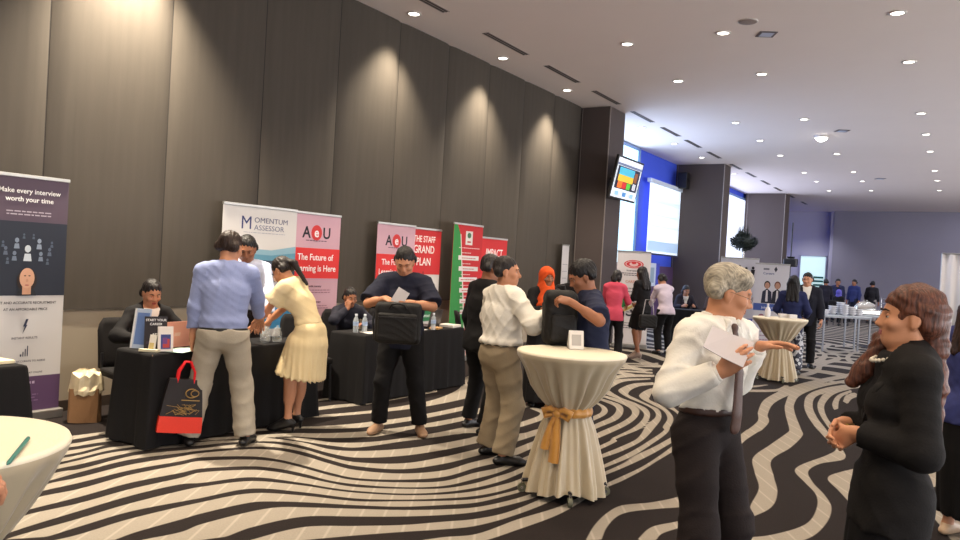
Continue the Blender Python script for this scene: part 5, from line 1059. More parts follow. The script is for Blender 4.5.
def folding_table(label, cx, cy, hx, hy, rotz=0, zt=.745, cloth_label=None, cloth_m=BLKCLOTH, seed=0, group=None, bottom=.012):
    t = thing('folding_table', label, 'table', (cx, cy, 0), rotz)
    box('tabletop', (-hx, -hy, zt - .03), (hx, hy, zt), WOOD, t)
    for sx in (-1, 1):
        for sy in (-1, 1): MB().tube([(sx * (hx - .05), sy * (hy - .06), .0), (sx * (hx - .05), sy * (hy - .06), zt - .03)], .014, 8).build('leg', DSTEEL, t)
    r = random.Random(seed); N = 220; per = []
    cor = .03
    L = [(-hx, -hy), (hx, -hy), (hx, hy), (-hx, hy)]
    tot = 4 * (hx + hy); pts = []
    for k in range(N):
        d = tot * k / N; i = 0; segs = [2 * hx, 2 * hy, 2 * hx, 2 * hy]
        while d > segs[i]: d -= segs[i]; i += 1
        a = L[i]; b = L[(i + 1) % 4]; f = d / segs[i]
        nx, ny = ((0, -1), (1, 0), (0, 1), (-1, 0))[i]
        edge = min(d, segs[i] - d)
        pts.append((a[0] + (b[0] - a[0]) * f, a[1] + (b[1] - a[1]) * f, nx, ny, edge, tot * k / N))
    ph = [r.uniform(0, 6.28) for _ in range(4)]
    vs = []; fs = []; zs = [zt + .006, zt + .006, zt - .02, zt - .15, zt - .35, .25, .1, bottom]
    for zi, z in enumerate(zs):
        tt = (zt - z) / zt
        for (x, y, nx, ny, e, s) in pts:
            A = .026 * max(0, tt) ** .7
            o = .006 + A * (1 + math.sin(s * 17 + ph[0] + 1.4 * math.sin(s * 3.1 + ph[1])) * .7 + .4 * math.sin(s * 41 + ph[2])) * .8
            c = math.exp(-(e / .05) ** 2); o += c * .05 * max(0, tt)
            if zi == 0: vs.append((x * .985, y * .97, z)); continue
            if zi == 1: o = .002
            if c > .5: x2, y2 = x + (math.copysign(o, x) * (.7)), y + math.copysign(o, y) * .7
            else: x2, y2 = x + nx * o, y + ny * o
            vs.append((x2, y2, z - (.006 if zi == 1 else 0) + (r.random() * .006 if zi == len(zs) - 1 else 0)))
    for i in range(len(zs) - 1):
        for k in range(N): fs.append((i * N + k, (i + 1) * N + k, (i + 1) * N + (k + 1) % N, i * N + (k + 1) % N))
    fs.append(tuple(range(N)))
    m = MB().add(vs, fs, 0, True); m.sm[-1] = False
    c = m.build('tablecloth', cloth_m); c.location = (cx, cy, 0); c.rotation_euler.z = rotz
    tag(c, cloth_label, 'tablecloth', group); return t
folding_table('narrow folding table under a black cloth, below the photo banner', -5.52, 4.43, .235, .87, cloth_label='black cloth draped over first table behind the blue-shirted man', seed=1)
folding_table('narrow folding table under a black cloth behind the man with black bag', -5.62, 7.10, .25, .95, cloth_label='black cloth draped over second table behind the man with bag', seed=2)
folding_table('narrow folding table at left picture edge before the dark plum banner', -5.52, 1.72, .24, .90, cloth_label='black cloth with pale top on table at left edge', seed=3)
folding_table('far folding table where the seated pair sit by the columns', -4.95, 17.62, .85, .25, rotz=.35, cloth_label='black cloth on far table in front of the seated pair', seed=4)

def cocktail(label, clabel, x, y, seed=0, rotz=0.0, tie=.60, rt=.375, top_m=None, zt=.985):
    t = thing('cocktail_table', label, 'table', (x, y, 0), rotz)
    MB().lathe([(rt - .012, zt - .028), (rt - .005, zt - .022), (rt - .005, zt - .006), (rt - .012, zt - .002)], 40).build('tabletop', WOOD, t)
    MB().lathe([(.03, .10), (.03, zt - .03)], 14).build('column', DSTEEL, t)
    m = MB().lathe([(.06, .085), (.05, .12)], 14)
    for k in range(4):
        a = math.pi / 2 * k + .5; m.tube([(.04 * math.cos(a), .04 * math.sin(a), .10), (.30 * math.cos(a), .30 * math.sin(a), .085)], .014, 8)
    m.build('base', DSTEEL, t)
    for k in range(4):
        a = math.pi / 2 * k + .5; c = Vector((.30 * math.cos(a), .30 * math.sin(a), .032))
        m = MB(); d = Vector((-math.sin(a), math.cos(a), 0))
        m.tube([c - d * .014, c + d * .014], .032, 16, 0); m.tube([c - d * .016, c + d * .016], .012, 10, 1); m.tube([c + Vector((0, 0, .0)), c + Vector((0, 0, .055))], .010, 8, 1)
        m.build('caster', [mat('caster_rubber', srgb(92, 90, 70), .6), METAL], t)
    r = random.Random(seed); p = [r.uniform(0, 6.28) for _ in range(6)]
    n = 180; prof = [(rt * .96, zt + .003), (rt + .000, zt + .001), (rt + .006, zt - .012), (rt - .004, zt - .045), (.318, zt - .13), (.255, .76), (.20, .68), (tie_r := .152, tie + .03), (.146, tie), (.155, tie - .04), (.185, .48), (.215, .36), (.245, .22), (.268, .10), (.277, .028)]
    vs = []; fs = []
    for i, (rr, z) in enumerate(prof):
        for k in range(n):
            a = 2 * math.pi * k / n
            if z > tie: amp = .0 if i < 3 else .10 * min(1, (zt - .03 - z) / .22)
            else: amp = .05 + .085 * (tie - z) / tie
            w = math.sin(14 * a + p[0] + .5 * math.sin(3 * a + p[1])) * .65 + .5 * math.sin(23 * a + p[2] + (z - tie) * 2) + .3 * math.sin(7 * a + p[3])
            q = rr * (1 + amp * w)
            zz = z + (.022 * math.sin(2 * a + p[4]) + .012 * math.sin(5 * a + p[5]) + .012 if i == len(prof) - 1 else 0)
            vs.append((q * math.cos(a), q * math.sin(a), max(zz, .008)))
    for i in range(len(prof) - 1):
        for k in range(n): fs.append((i * n + k, (i + 1) * n + k, (i + 1) * n + (k + 1) % n, i * n + (k + 1) % n))
    mi = [0] * len(fs); fs.append(tuple(range(n)))
    m = MB().add(vs, fs, 0, True); m.mi[-1] = 1; m.sm[-1] = False
    for i in range(n * 2): m.mi[i] = 1
    c = m.build('tablecloth', [SATIN, top_m or IVORY]); c.location = (x, y, 0); c.rotation_euler.z = rotz
    tag(c, clabel, 'tablecloth'); return t
cocktail('tall round cocktail table on casters at centre of the picture', 'champagne satin cloth gathered at the waist over the centre cocktail table', -2.31, 4.86, 3, .10, rt=.385, zt=1.015)
cocktail('tall round cocktail table cut by left picture edge', 'champagne cloth with white top over cocktail table at left edge', -2.60, 1.02, 5)
cocktail('far tall round cocktail table between suited couple and grey-haired man', 'champagne cloth over the far cocktail table beside the suited couple', -2.38, 12.52, 8, rt=.405)
# gold sash tied round the centre cloth
GOLD = mat('gold_sash', srgb(186, 130, 52), .4, sheen=.3, noise=.15, nscale=20)
sa = thing('sash', 'gold ribbon sash tied in a bow round the centre cocktail tablecloth', 'ribbon', (-2.31, 4.86, .60))
ang = math.atan2(-4.86, 2.31) - .42
MB().lathe([(.158, -.03), (.171, -.02), (.173, .0), (.168, .02), (.156, .035)], 64, cap=False, fn=lambda a, z: 1 + .03 * math.sin(14 * a)).build('band', GOLD, sa)
bd_ = Vector((math.cos(ang), math.sin(ang), 0)); bs = Vector((-math.sin(ang), math.cos(ang), 0)); c0_ = bd_ * .185
MB().ball(tuple(c0_), (.032, .032, .034), 14).build('knot', GOLD, sa)
def ribbon(name, pts, ws, side):
    n = len(pts); vs = []; fs = []
    for (p, w_) in zip(pts, ws):
        p = Vector(p); nrm_ = bd_
        for off in (.004, -.004):
            for k in range(5):
                u = (k / 2 - 1); vs.append(p + side * u * w_ + nrm_ * (off + .012 * math.cos(u * 4.2)))
    for i in range(n - 1):
        for o in (0, 5):
            for k in range(4):
                q = (i * 10 + o + k, i * 10 + o + k + 1, (i + 1) * 10 + o + k + 1, (i + 1) * 10 + o + k); fs.append(q if o == 0 else q[::-1])
        for k in (0, 4): fs.append((i * 10 + k, (i + 1) * 10 + k, (i + 1) * 10 + 5 + k, i * 10 + 5 + k))
    MB().add(vs, fs, 0, True).build(name, GOLD, sa)
Zv = Vector((0, 0, 1))
ribbon('tail', [c0_, c0_ + bd_ * .03 - Zv * .08 + bs * .01, c0_ + bd_ * .05 - Zv * .20 + bs * .02, c0_ + bd_ * .06 - Zv * .33 + bs * .018], [.02, .03, .036, .04], bs)
ribbon('tail', [c0_, c0_ + bd_ * .025 - Zv * .07 - bs * .025, c0_ + bd_ * .04 - Zv * .17 - bs * .05, c0_ + bd_ * .05 - Zv * .25 - bs * .06], [.018, .026, .03, .034], bs)
for sg in (-1, 1):
    MB().tube([c0_, c0_ + bs * sg * .05 + Zv * .03, c0_ + bs * sg * .10 + Zv * .012, c0_ + bs * sg * .085 - Zv * .03, c0_ + bs * sg * .03 - Zv * .012], [.012, .024, .026, .022, .012], 10).build('bow_loop', GOLD, sa)
# white table-number holder on the centre table
t = thing('card_holder', 'white plastic card holder standing on the centre cocktail table', 'card holder', (-2.35, 5.00, 1.02), .7)
M = Matrix.Rotation(.25, 4, 'X')
box('panel', (-.055, -.004, .0), (.055, .004, .14), mat('white_acrylic', srgb(226, 220, 210), .3), t, .003, M=Matrix.Translation((0, -.035, 0)) @ Matrix.Rotation(-.25, 4, 'X'))
box('panel', (-.055, -.004, .0), (.055, .004, .14), mat('white_acrylic', srgb(226, 220, 210), .3), t, .003, M=Matrix.Translation((0, .035, 0)) @ Matrix.Rotation(.25, 4, 'X'))
box('printed_card', (-.035, -.0015, .03), (.035, 0, .11), cm(176, 170, 162), t, 0, M=Matrix.Translation((0, -.0395, 0)) @ Matrix.Rotation(-.25, 4, 'X'))
# teal pen on the near table
tp = MB().tube([(-.15, 0, 0), (.13, 0, 0), (.15, 0, 0)], [.006, .006, .002], 10)
o = tp.build('pen', mat('teal_pen', srgb(60, 120, 110), .4)); o.location = (-2.290, 1.125, .998); o.rotation_euler.z = -0.621; tag(o, 'teal pen lying on the near draped table at left edge', 'pen')

# ------------------------------------------------------------------ covered chairs
CH = fab('chair_black', 24, 21, 21); proto = None
def chair(label, x, y, rz, group='black banquet chairs'):
    global proto
    if proto is not None: return dup(proto, (x, y, 0), rz, label)
    t = thing('banquet_chair', label, 'chair', (x, y, 0), rz, group); proto = t
    MB().box((-.21, -.20, .40), (.21, .22, .47)).build('seat', CH, t, .02)
    m = MB(); n = 10
    vs = []; fs = []
    for j in range(9):
        z = .46 + j * .056; b = -.20 - .07 * (j / 8) ** 1.3; wd = .205 if j < 7 else (.19 if j == 7 else .15)
        for k in range(n + 1):
            u = k / n * 2 - 1; vs.append((u * wd, b + .02 * (1 - u * u) * -1, z))
        for k in range(n, -1, -1):
            u = k / n * 2 - 1; vs.append((u * wd, b - .045 - .02 * (1 - u * u), z))
    q = 2 * (n + 1)
    for j in range(8):
        for k in range(q): fs.append((j * q + k, j * q + (k + 1) % q, (j + 1) * q + (k + 1) % q, (j + 1) * q + k))
    fs += [tuple(range(q - 1, -1, -1)), tuple(range(8 * q, 9 * q))]
    m.add(vs, fs, 0, True).build('backrest', CH, t)
    for sx in (-1, 1):
        MB().tube([(sx * .19, .19, .40), (sx * .20, .21, 0)], .013, 8).build('leg', DSTEEL, t)
        MB().tube([(sx * .19, -.20, .60), (sx * .19, -.19, .40), (sx * .20, -.25, 0)], .013, 8).build('leg', DSTEEL, t)
    return t
chair('black banquet chair the woman behind the copper laptop sits on', -6.26, 4.02, -1.75)
chair('black banquet chair to the left of the seated girl', -6.0, 5.92, -1.9)
chair('black banquet chair the girl behind second table sits on', -6.36, 6.86, -2.1)
chair('black banquet chair behind the second laptop, below the green and red banner', -6.28, 7.75, -1.6)
chair('black banquet chair at far end of second table behind the white-shirted man', -5.62, 8.75, -.9)
chair('black chair the seated woman at the far table sits on', -5.70, 18.1, -2.5)
chair('black chair the seated man at the far table sits on', -5.06, 18.6, -2.6)
chair('black chair the person in purple headscarf sits on', -3.72, 29.55, -.3)

# ------------------------------------------------------------------ roll-up banners
WHP = cm(222, 216, 210); ALU = mat('aluminium', srgb(176, 172, 166), .35, metal=.8)
class Banner:
    def __init__(s, label, x, y, front, w, h, bg=(222, 216, 210)):
        s.t = thing('roll_up_banner', label, 'banner', (x, y, 0), math.atan2(front[1], front[0]) + math.pi / 2); s.w, s.h = w, h; s.k = 0
        s.z0 = .09
        MB().box((-w / 2 - .02, -.06, 0), (w / 2 + .02, .06, .085)).build('base', ALU, s.t, .012)
        box('top_rail', (-w / 2 - .005, -.014, h - .03), (w / 2 + .005, .014, h), ALU, s.t, .004)
        MB().tube([(0, .03, .08), (0, .03, h - .02)], .010, 8).build('pole', ALU, s.t)
        box('panel', (-w / 2, -.002, .08), (w / 2, .002, h - .02), cm(*bg), s.t)
    def y(s): s.k += 1; return -.0022 - .0007 * s.k
    def band(s, f0, f1, col, x0=-1, x1=1, name='printed_band'):
        y = s.y(); H_ = s.h - .03 - .085
        return MB().box((x0 * s.w / 2, y, .085 + f0 * H_), (x1 * s.w / 2, y + .0006, .085 + f1 * H_)).build(name, cm(*col), s.t)
    def zf(s, f): return .085 + f * (s.h - .115)
    def text(s, body, f, size, col, x=0, bold=.012, align='CENTER', shear=0, sx=1.0):
        o = lettering(body, size, cm(*col), s.t, x * s.w / 2, s.y(), s.zf(f), align, bold, shear=shear, sx=sx); return o
    def pic(s, polys, name='printed_picture'):
        """flat printed shapes: (kind, x, f, rx, rz, colour)"""
        m = MB(); mats = []; y = s.y()
        for q in polys:
            col = q[-1]; mm = cm(*col)
            if mm not in mats: mats.append(mm)
            y -= .0003
            if q[0] == 'o':
                _, x, f, rx, rz, _c = q; m.poly([(x * s.w / 2 + rx * math.cos(a), y, s.zf(f) + rz * math.sin(a)) for a in [2 * math.pi * k / 22 for k in range(22)]], mats.index(mm))
            elif q[0] == 'r':
                _, x, f, rx, rz, _c = q; cx_, cz = x * s.w / 2, s.zf(f); m.poly([(cx_ - rx, y, cz - rz), (cx_ + rx, y, cz - rz), (cx_ + rx, y, cz + rz), (cx_ - rx, y, cz + rz)], mats.index(mm))
            else: m.poly([(x * s.w / 2, y, s.zf(f)) for x, f in q[1]], mats.index(mm))
        s.k += int(len(polys) * .45) + 1
        return m.build(name, mats, s.t)
    def lines(s, x, f, n, w_, dz, col, th=.010, seed=0):
        r = random.Random(seed); m = MB(); y = s.y()
        for i in range(n):
            ww = w_ * r.uniform(.75, 1); z = s.zf(f) - i * dz; xx = x * s.w / 2; a = -ww / 2
            while a < ww / 2:                      # word-length dashes of small print
                L = r.uniform(.02, .06); m.box((xx + a, y, z), (xx + min(a + L, ww / 2), y + .0005, z + th)); a += L + .010
        return m.build('small_print', cm(*col), s.t)
XB = -6.82
b = Banner('dark plum banner with white headline and upward-looking face, leftmost on the wall', XB, 3.345, (1, 0), .66, 2.145, (206, 202, 200))
b.band(.815, 1.0, (88, 72, 86)); b.band(.50, .815, (34, 40, 54)); b.band(0, .15, (92, 64, 98))
b.text('Make every interview', .935, .059, (240, 238, 235)); b.text('worth your time', .90, .059, (240, 238, 235))
b.lines(0, .855, 2, .48, .026, (180, 168, 178), .010, 1)
for x, f, k, c in [(0, .70, 1.5, (200, 208, 216)), (-.28, .735, 1.0, (130, 142, 160)), (.28, .735, 1.0, (140, 152, 170)), (-.33, .68, .9, (110, 122, 140)), (.33, .68, .9, (120, 132, 150)), (-.55, .70, .8, (90, 100, 118)), (.55, .70, .8, (90, 100, 118)), (-.62, .725, .6, (80, 90, 108)), (.6, .73, .6, (80, 90, 108)), (-.12, .76, .5, (80, 90, 105)), (.12, .76, .5, (80, 90, 105)), (-.5, .655, .6, (84, 94, 110)), (.5, .655, .6, (84, 94, 110))]:
    ic = [('o', x, f, .017 * k, .021 * k, c), ('p', [(x - .07 * k, f - .035 * k), (x + .07 * k, f - .035 * k), (x + .05 * k, f - .014 * k), (x - .05 * k, f - .014 * k)], c)]
    b.pic(ic, 'person_icon'); b.k -= 1
b.pic([('o', 0, .566, .082, .105, (44, 30, 26)), ('p', [(-.26, .50), (.26, .50), (.2, .522), (.08, .535), (-.08, .535), (-.2, .522)], (30, 32, 40)), ('r', 0, .53, .036, .05, (196, 146, 118)), ('o', 0, .575, .062, .088, (206, 158, 130)), ('o', -.055, .585, .010, .005, (60, 40, 34)), ('o', .055, .585, .010, .005, (60, 40, 34)), ('o', 0, .545, .018, .006, (170, 96, 88)), ('o', 0, .565, .010, .014, (190, 138, 112))])
b.text('FAST AND ACCURATE RECRUITMENT', .465, .030, (70, 68, 76), bold=.02); b.text('AT AN AFFORDABLE PRICE', .437, .030, (70, 68, 76), bold=.02)
b.pic([('p', [(.02, .40), (.08, .40), (.03, .375), (.06, .375), (-.06, .335), (-.01, .368), (-.05, .368)], (44, 48, 74))]); b.text('INSTANT RESULTS', .315, .026, (90, 88, 96), bold=.02)
b.pic([('p', [(-.10, .24), (.10, .24), (.10, .285), (.075, .285), (.075, .24), (.045, .24), (.045, .272), (.02, .272), (.02, .24), (-.01, .24), (-.01, .26), (-.035, .26), (-.035, .24), (-.06, .24), (-.06, .25), (-.10, .25)], (44, 48, 74))]); b.text('EASY AND ACCURATE TO ASSESS', .215, .024, (90, 88, 96), bold=.02)
b.pic([('r', 0, .175, .035, .035, (110, 108, 122)), ('r', 0, .175, .012, .03, (206, 202, 200))]); b.text('24/7 ONLINE', .165, .022, (90, 88, 96), x=.3)
b.lines(-.2, .12, 1, .38, .02, (190, 170, 196), .022, 5); b.lines(-.2, .07, 3, .42, .026, (130, 102, 138), .010, 6)

b = Banner('wide white banner with letter logo, blue swoosh and photo of smiling people', XB, 5.90, (1, 0), 1.08, 2.115, (216, 210, 204))
b.text('M', .875, .21, (58, 62, 108), x=-.40, bold=.0); b.text('OMENTUM', .915, .085, (88, 90, 118), x=-.20, align='LEFT', bold=0, sx=1.2); b.text('ASSESSOR', .872, .085, (110, 112, 134), x=-.20, align='LEFT', bold=0, sx=1.2)
b.lines(.1, .855, 1, .62, .02, (150, 150, 165), .006, 2)
b.pic([('p', [(-1, .74), (-.3, .765), (.3, .76), (1, .79), (1, .55), (-1, .55)], (140, 176, 190)), ('p', [(-1, .70), (-.3, .735), (.3, .73), (1, .75), (1, .50), (-1, .52)], (96, 150, 172)), ('p', [(-1, .66), (0, .70), (1, .70), (1, .42), (-1, .42)], (58, 74, 92))])
for x, f, k, hc, sc_, bc in [(-.55, .60, 1.1, (40, 30, 28), (206, 164, 140), (60, 64, 84)), (-.12, .60, 1.25, (210, 200, 190), (216, 176, 156), (190, 190, 200)), (.18, .635, 1.0, (52, 38, 32), (196, 152, 128), (200, 196, 200)), (.46, .615, .9, (44, 34, 30), (206, 164, 138), (180, 176, 184)), (.78, .59, 1.1, (28, 22, 22), (168, 122, 98), (34, 32, 42))]:
    pp = [('p', [(x - .24 * k, f - .16), (x + .24 * k, f - .16), (x + .2 * k, f - .06), (x, f - .035), (x - .2 * k, f - .06)], bc), ('o', x, f + .004, .064 * k, .085 * k, hc), ('o', x, f - .008, .052 * k, .07 * k, sc_), ('o', x - .035 * k, f, .006, .004, (50, 36, 32)), ('o', x + .035 * k, f, .006, .004, (50, 36, 32)), ('o', x, f - .026, .018 * k, .006, (170, 90, 84))]
    b.pic(pp)
b.band(.30, .44, (64, 140, 190)); b.band(.0, .30, (206, 204, 206)); b.text('MOBILE ASSESSMENT', .36, .06, (230, 234, 238)); b.lines(0, .25, 8, .8, .05, (110, 112, 130), .014, 4)

def pink_banner(label, y, x, h, d='aou'):
    b = Banner(label, x, y, (1, 0), .85, h, (206, 162, 172))
    b.text('A', .855, .20, (26, 24, 34), x=-.40, bold=.02); b.text('U', .855, .20, (26, 24, 34), x=.42, bold=.02)
    b.pic([('o', .0, .888, .093, .098, (206, 52, 52))]); b.text('e', .862, .17, (240, 226, 224), x=.0, bold=.02)
    b.lines(0, .835, 1, .46, .02, (110, 84, 100), .012, 1)
    b.band(.60, .79, (222, 48, 46)); b.text('The Future of', .715, .112, (248, 240, 236), sx=.98); b.text('Learning is Here', .645, .112, (248, 240, 236), sx=.98)
    for i, (hd_, f) in enumerate((('Flexible Learning', .545), ('Blended Learning', .445), ('Affordable Fees', .345), ('Online Library', .245))):
        b.text(hd_, f, .036, (96, 56, 70), bold=.02); b.lines(0, f - .022, 2, .6, .030, (150, 104, 118), .010, i)
    b.band(.0, .14, (200, 150, 162)); return b
pink_banner('pink and red banner partly behind the white photo banner', 6.84, -6.88, 2.11)
pink_banner('pink and red banner right behind the man with the black bag', 8.36, XB, 2.085)
b = Banner('red-topped white banner with serif headline beside the second pink banner', -6.88, 9.10, (1, 0), .85, 2.07, (214, 206, 198))
b.band(.655, 1.0, (204, 42, 44)); b.text('THE STAFF', .905, .135, (244, 234, 226), bold=.01, sx=.85); b.text('GRAND', .82, .165, (244, 234, 226), bold=.01, sx=.9); b.text('PLAN', .725, .165, (244, 234, 226), bold=.01, sx=.9)
b.pic([('o', 0, .66, .02, .04, (150, 32, 36))]); b.lines(0, .60, 2, .5, .03, (150, 146, 150), .012, 3)
b.text('2 YEARS OF', .545, .085, (92, 88, 96), sx=.85); b.text('INTENSIVE', .48, .085, (92, 88, 96), sx=.95); b.text('DEVELOPMENT', .415, .085, (92, 88, 96), sx=.85)
b.band(.29, .38, (46, 124, 76), -.3, .95); b.text('SUPPORT', .32, .05, (225, 232, 226), x=.3); b.band(.05, .16, (206, 40, 46), -.5, .8); b.lines(0, .25, 2, .6, .03, (120, 116, 120), .01, 5)
b = Banner('green and red diagonal banner with white bars, tallest of the row', -6.70, 10.02, (1, 0), .84, 2.20, (196, 36, 40))
b.pic([('p', [(-1, 0), (.15, 0), (-.55, .93), (-.75, 1), (-1, 1)], (52, 142, 66)), ('p', [(.15, 0), (.24, 0), (-.50, .93), (-.55, .93)], (226, 218, 206))])
b.pic([('r', .05, .905, .10, .11, (226, 220, 210)), ('o', .05, .925, .055, .045, (60, 110, 70)), ('r', .05, .875, .05, .012, (180, 60, 50))]); b.lines(.1, .825, 1, .6, .02, (228, 200, 196), .012, 2)
for i in range(6):
    f = .735 - i * .083; b.band(f, f + .034, (226, 218, 212), -.62 + i * .075 * .7, .78 - i * .03); b.lines(.1, f + .012, 1, .42, .02, (190, 80, 76), .014, i); b.lines(-.1, f + .052, 1, .3, .02, (226, 206, 200), .012, i + 9)
b.text('Skill', .10, .17, (236, 226, 214), x=-.1, shear=.35, bold=.0); b.lines(.1, .06, 2, .6, .03, (226, 206, 200), .012, 4)
b = Banner('red-topped white banner with slanted two-word headline, furthest along the wall', XB, 11.02, (1, 0), .85, 2.03, (214, 206, 200))
b.band(.55, 1.0, (212, 44, 46)); b.text('IMPACT', .84, .20, (246, 236, 230), sx=.78, bold=.01, shear=.12); b.text('ZONE', .68, .24, (250, 242, 238), sx=.88, bold=.03); b.lines(0, .60, 1, .6, .03, (240, 220, 216), .014, 3)
b.band(.36, .46, (206, 46, 50), -.7, .7); b.lines(0, .52, 1, .55, .03, (120, 116, 120), .012, 1); b.band(.2, .29, (50, 124, 80), -.5, .5); b.lines(0, .16, 3, .6, .03, (120, 116, 120), .012, 2)
b = Banner('narrow white banner standing against the wall before the first column', -6.85, 13.85, (1, 0), .30, 2.05, (216, 210, 206)); b.lines(0, .8, 9, .22, .14, (150, 146, 150), .012, 2)
b = Banner('white banner with red oval emblem beside the pink-topped woman', -5.71, 14.73, (.36, -.93), .68, 2.0, (222, 214, 212))
b.pic([('o', 0, .87, .20, .085, (204, 60, 62)), ('o', 0, .87, .17, .066, (226, 214, 210)), ('o', 0, .87, .155, .058, (204, 52, 56)), ('o', 0, .87, .09, .045, (226, 190, 186)), ('o', 0, .885, .05, .03, (204, 52, 56))])
b.text('International', .79, .055, (56, 50, 58)); b.lines(0, .765, 2, .48, .04, (104, 96, 104), .016, 2); b.text('CAREERS', .665, .075, (206, 140, 108)); b.lines(-.1, .60, 8, .46, .07, (110, 104, 112), .018, 3)
b.text('S', .30, .40, (60, 56, 62), x=-.1, bold=0); b.lines(0, .22, 3, .5, .05, (90, 86, 92), .016, 6)
b = Banner('white banner with black running silhouettes behind the grey-haired man', -4.25, 17.45, (.24, -.97), .82, 2.02, (212, 208, 212))
for x, f in ((-.6, .84), (.0, .85), (.35, .83), (.7, .84)):
    sil = [('o', x, f + .06, .03, .035, (24, 24, 32)), ('p', [(x - .11, f + .04), (x + .11, f + .04), (x + .07, f - .03), (x + .13, f - .11), (x + .06, f - .11), (x, f - .05), (x - .07, f - .11), (x - .13, f - .10), (x - .07, f - .02)], (24, 24, 32))]
    b.pic(sil, 'silhouette'); b.k -= 1
b.text('Jobs for you', .66, .10, (50, 60, 120)); b.lines(0, .6, 6, .6, .07, (110, 110, 130), .02, 3); b.band(.0, .3, (70, 90, 170))
b = Banner('white banner with photo of a dark-suited couple beside the third column', -3.50, 17.25, (.20, -.98), .70, 1.92, (214, 210, 214))
b.pic([('r', -.35, .945, .06, .02, (120, 120, 130)), ('p', [(.1, .945), (.2, .98), (.3, .945), (.2, .91)], (60, 60, 70))])
for x, hc, bc in ((-.25, (34, 26, 24), (36, 38, 60)), (.35, (110, 66, 50), (28, 28, 40))): b.pic([('p', [(x - .32, .53), (x + .32, .53), (x + .26, .67), (x, .71), (x - .26, .67)], bc), ('p', [(x - .07, .55), (x + .07, .55), (x + .05, .69), (x - .05, .69)], (220, 214, 214)), ('o', x, .755, .065, .085, hc), ('o', x, .745, .05, .07, (186, 138, 114))])
b.band(.44, .525, (70, 92, 160)); b.text('Join us today', .465, .07, (220, 224, 236)); b.text('Careers', .88, .07, (70, 80, 130), x=-.2); b.pic([('o', -.5, .37, .06, .05, (150, 90, 110))]); b.lines(.1, .33, 6, .5, .09, (170, 140, 160), .022, 8)

# ------------------------------------------------------------------ on the first table
ZT = .755
t = thing('laptop', 'copper-coloured laptop open on first table before the seated woman', 'laptop', (-5.52, 3.92, ZT), math.pi / 2 + .12)
COP = mat('copper_lid', srgb(226, 156, 134), .4, metal=.2)
MB().box((-.165, -.01, 0), (.165, .22, .016)).build('base', COP, t, .004)
MB().box((-.165, -.006, .012), (.165, 0.0, .225), M=Matrix.Rotation(.18, 4, 'X')).build('screen_lid', COP, t, .003)
box('lid_emblem', (-.03, -.0075, .10), (.03, -.0062, .13), cm(228, 180, 160), t, M=Matrix.Rotation(.18, 4, 'X'))
def stand_card(name, label, cat, x, y, w, h, rz, lean, cols, text=None, th=.006, z=ZT):
    t = thing(name, label, cat, (x, y, z), rz); M = Matrix.Rotation(-lean, 4, 'X')
    box('cover', (-w / 2, -th, 0), (w / 2, th, h), cm(*cols[0]), t, .001, M=M)
    for i, (x0, x1, z0, z1, c) in enumerate(cols[1:]): box('printed_band', (x0 * w, -th - .0012 - i * .0005, z0 * h), (x1 * w, -th - .0004, z1 * h), cm(*c), t, M=M)
    if text:
        for s_, sz, xx, zz, c in text: lettering(s_, sz, cm(*c), t, xx * w, 0, 0, bold=.015, rot=M @ Matrix.Translation((0, -th - .004, zz * h)) @ Matrix.Rotation(math.pi / 2, 4, 'X'))
    return t
RZC = math.atan2(-4.0, 5.5) + math.pi / 2
stand_card('brochure_holder', 'tall pale blue brochure holder leaning back at left end of first table', 'brochure holder', -5.60, 3.64, .14, .325, RZC - .5, .18, [(176, 190, 212), (-.5, -.38, 0, 1, (224, 222, 222)), (-.3, .45, .1, .9, (98, 124, 176))])
stand_card('brochure', 'black brochure with white headline standing on first table', 'brochure', -5.46, 3.70, .17, .27, RZC + .15, .12, [(34, 28, 34), (-.42, .42, .18, .26, (60, 40, 60))], [('START YOUR', .026, 0, .86, (230, 228, 226)), ('CAREER', .026, 0, .74, (230, 228, 226)), ('ASSESS', .030, .1, .42, (236, 232, 230))])
stand_card('booklet', 'white booklet with blue and red picture standing at front of first table', 'book', -5.34, 3.71, .115, .20, RZC + .25, .15, [(224, 214, 208), (-.33, .33, .10, .68, (52, 62, 124)), (-.2, .25, .15, .5, (176, 60, 56)), (-.2, .1, .3, .55, (110, 60, 120))], th=.012)
stand_card('flyer_stack', 'small white flyer standing between black brochure and white booklet', 'flyer', -5.42, 3.64, .05, .13, RZC - .5, .2, [(226, 220, 210), (-.4, .4, .1, .5, (190, 170, 110))], th=.01)
o = box('paper_sheet', (-.10, -.145, 0), (.10, .145, .002), cm(196, 220, 208)); o.location = (-5.345, 3.86, ZT); o.rotation_euler.z = .4; tag(o, 'pale green sheet lying in front of the copper laptop', 'paper')
o = box('paper_sheet', (-.10, -.145, 0), (.10, .145, .002), cm(226, 222, 216)); o.location = (-5.45, 4.42, ZT); o.rotation_euler.z = -.2; tag(o, 'white sheet on first table beside the blue-shirted man', 'paper')
o = box('name_card', (-.08, -.02, 0), (.08, .02, .018), cm(216, 206, 176)); o.location = (-5.40, 3.61, ZT); o.rotation_euler.z = .5; tag(o, 'flat ivory card box at near corner of first table', 'card')
GLASS = mat('clear_plastic', (.72, .78, .82), .08, alpha=.35, spec=.8); CAPB = cm(200, 206, 214, .4)
proto_b = None
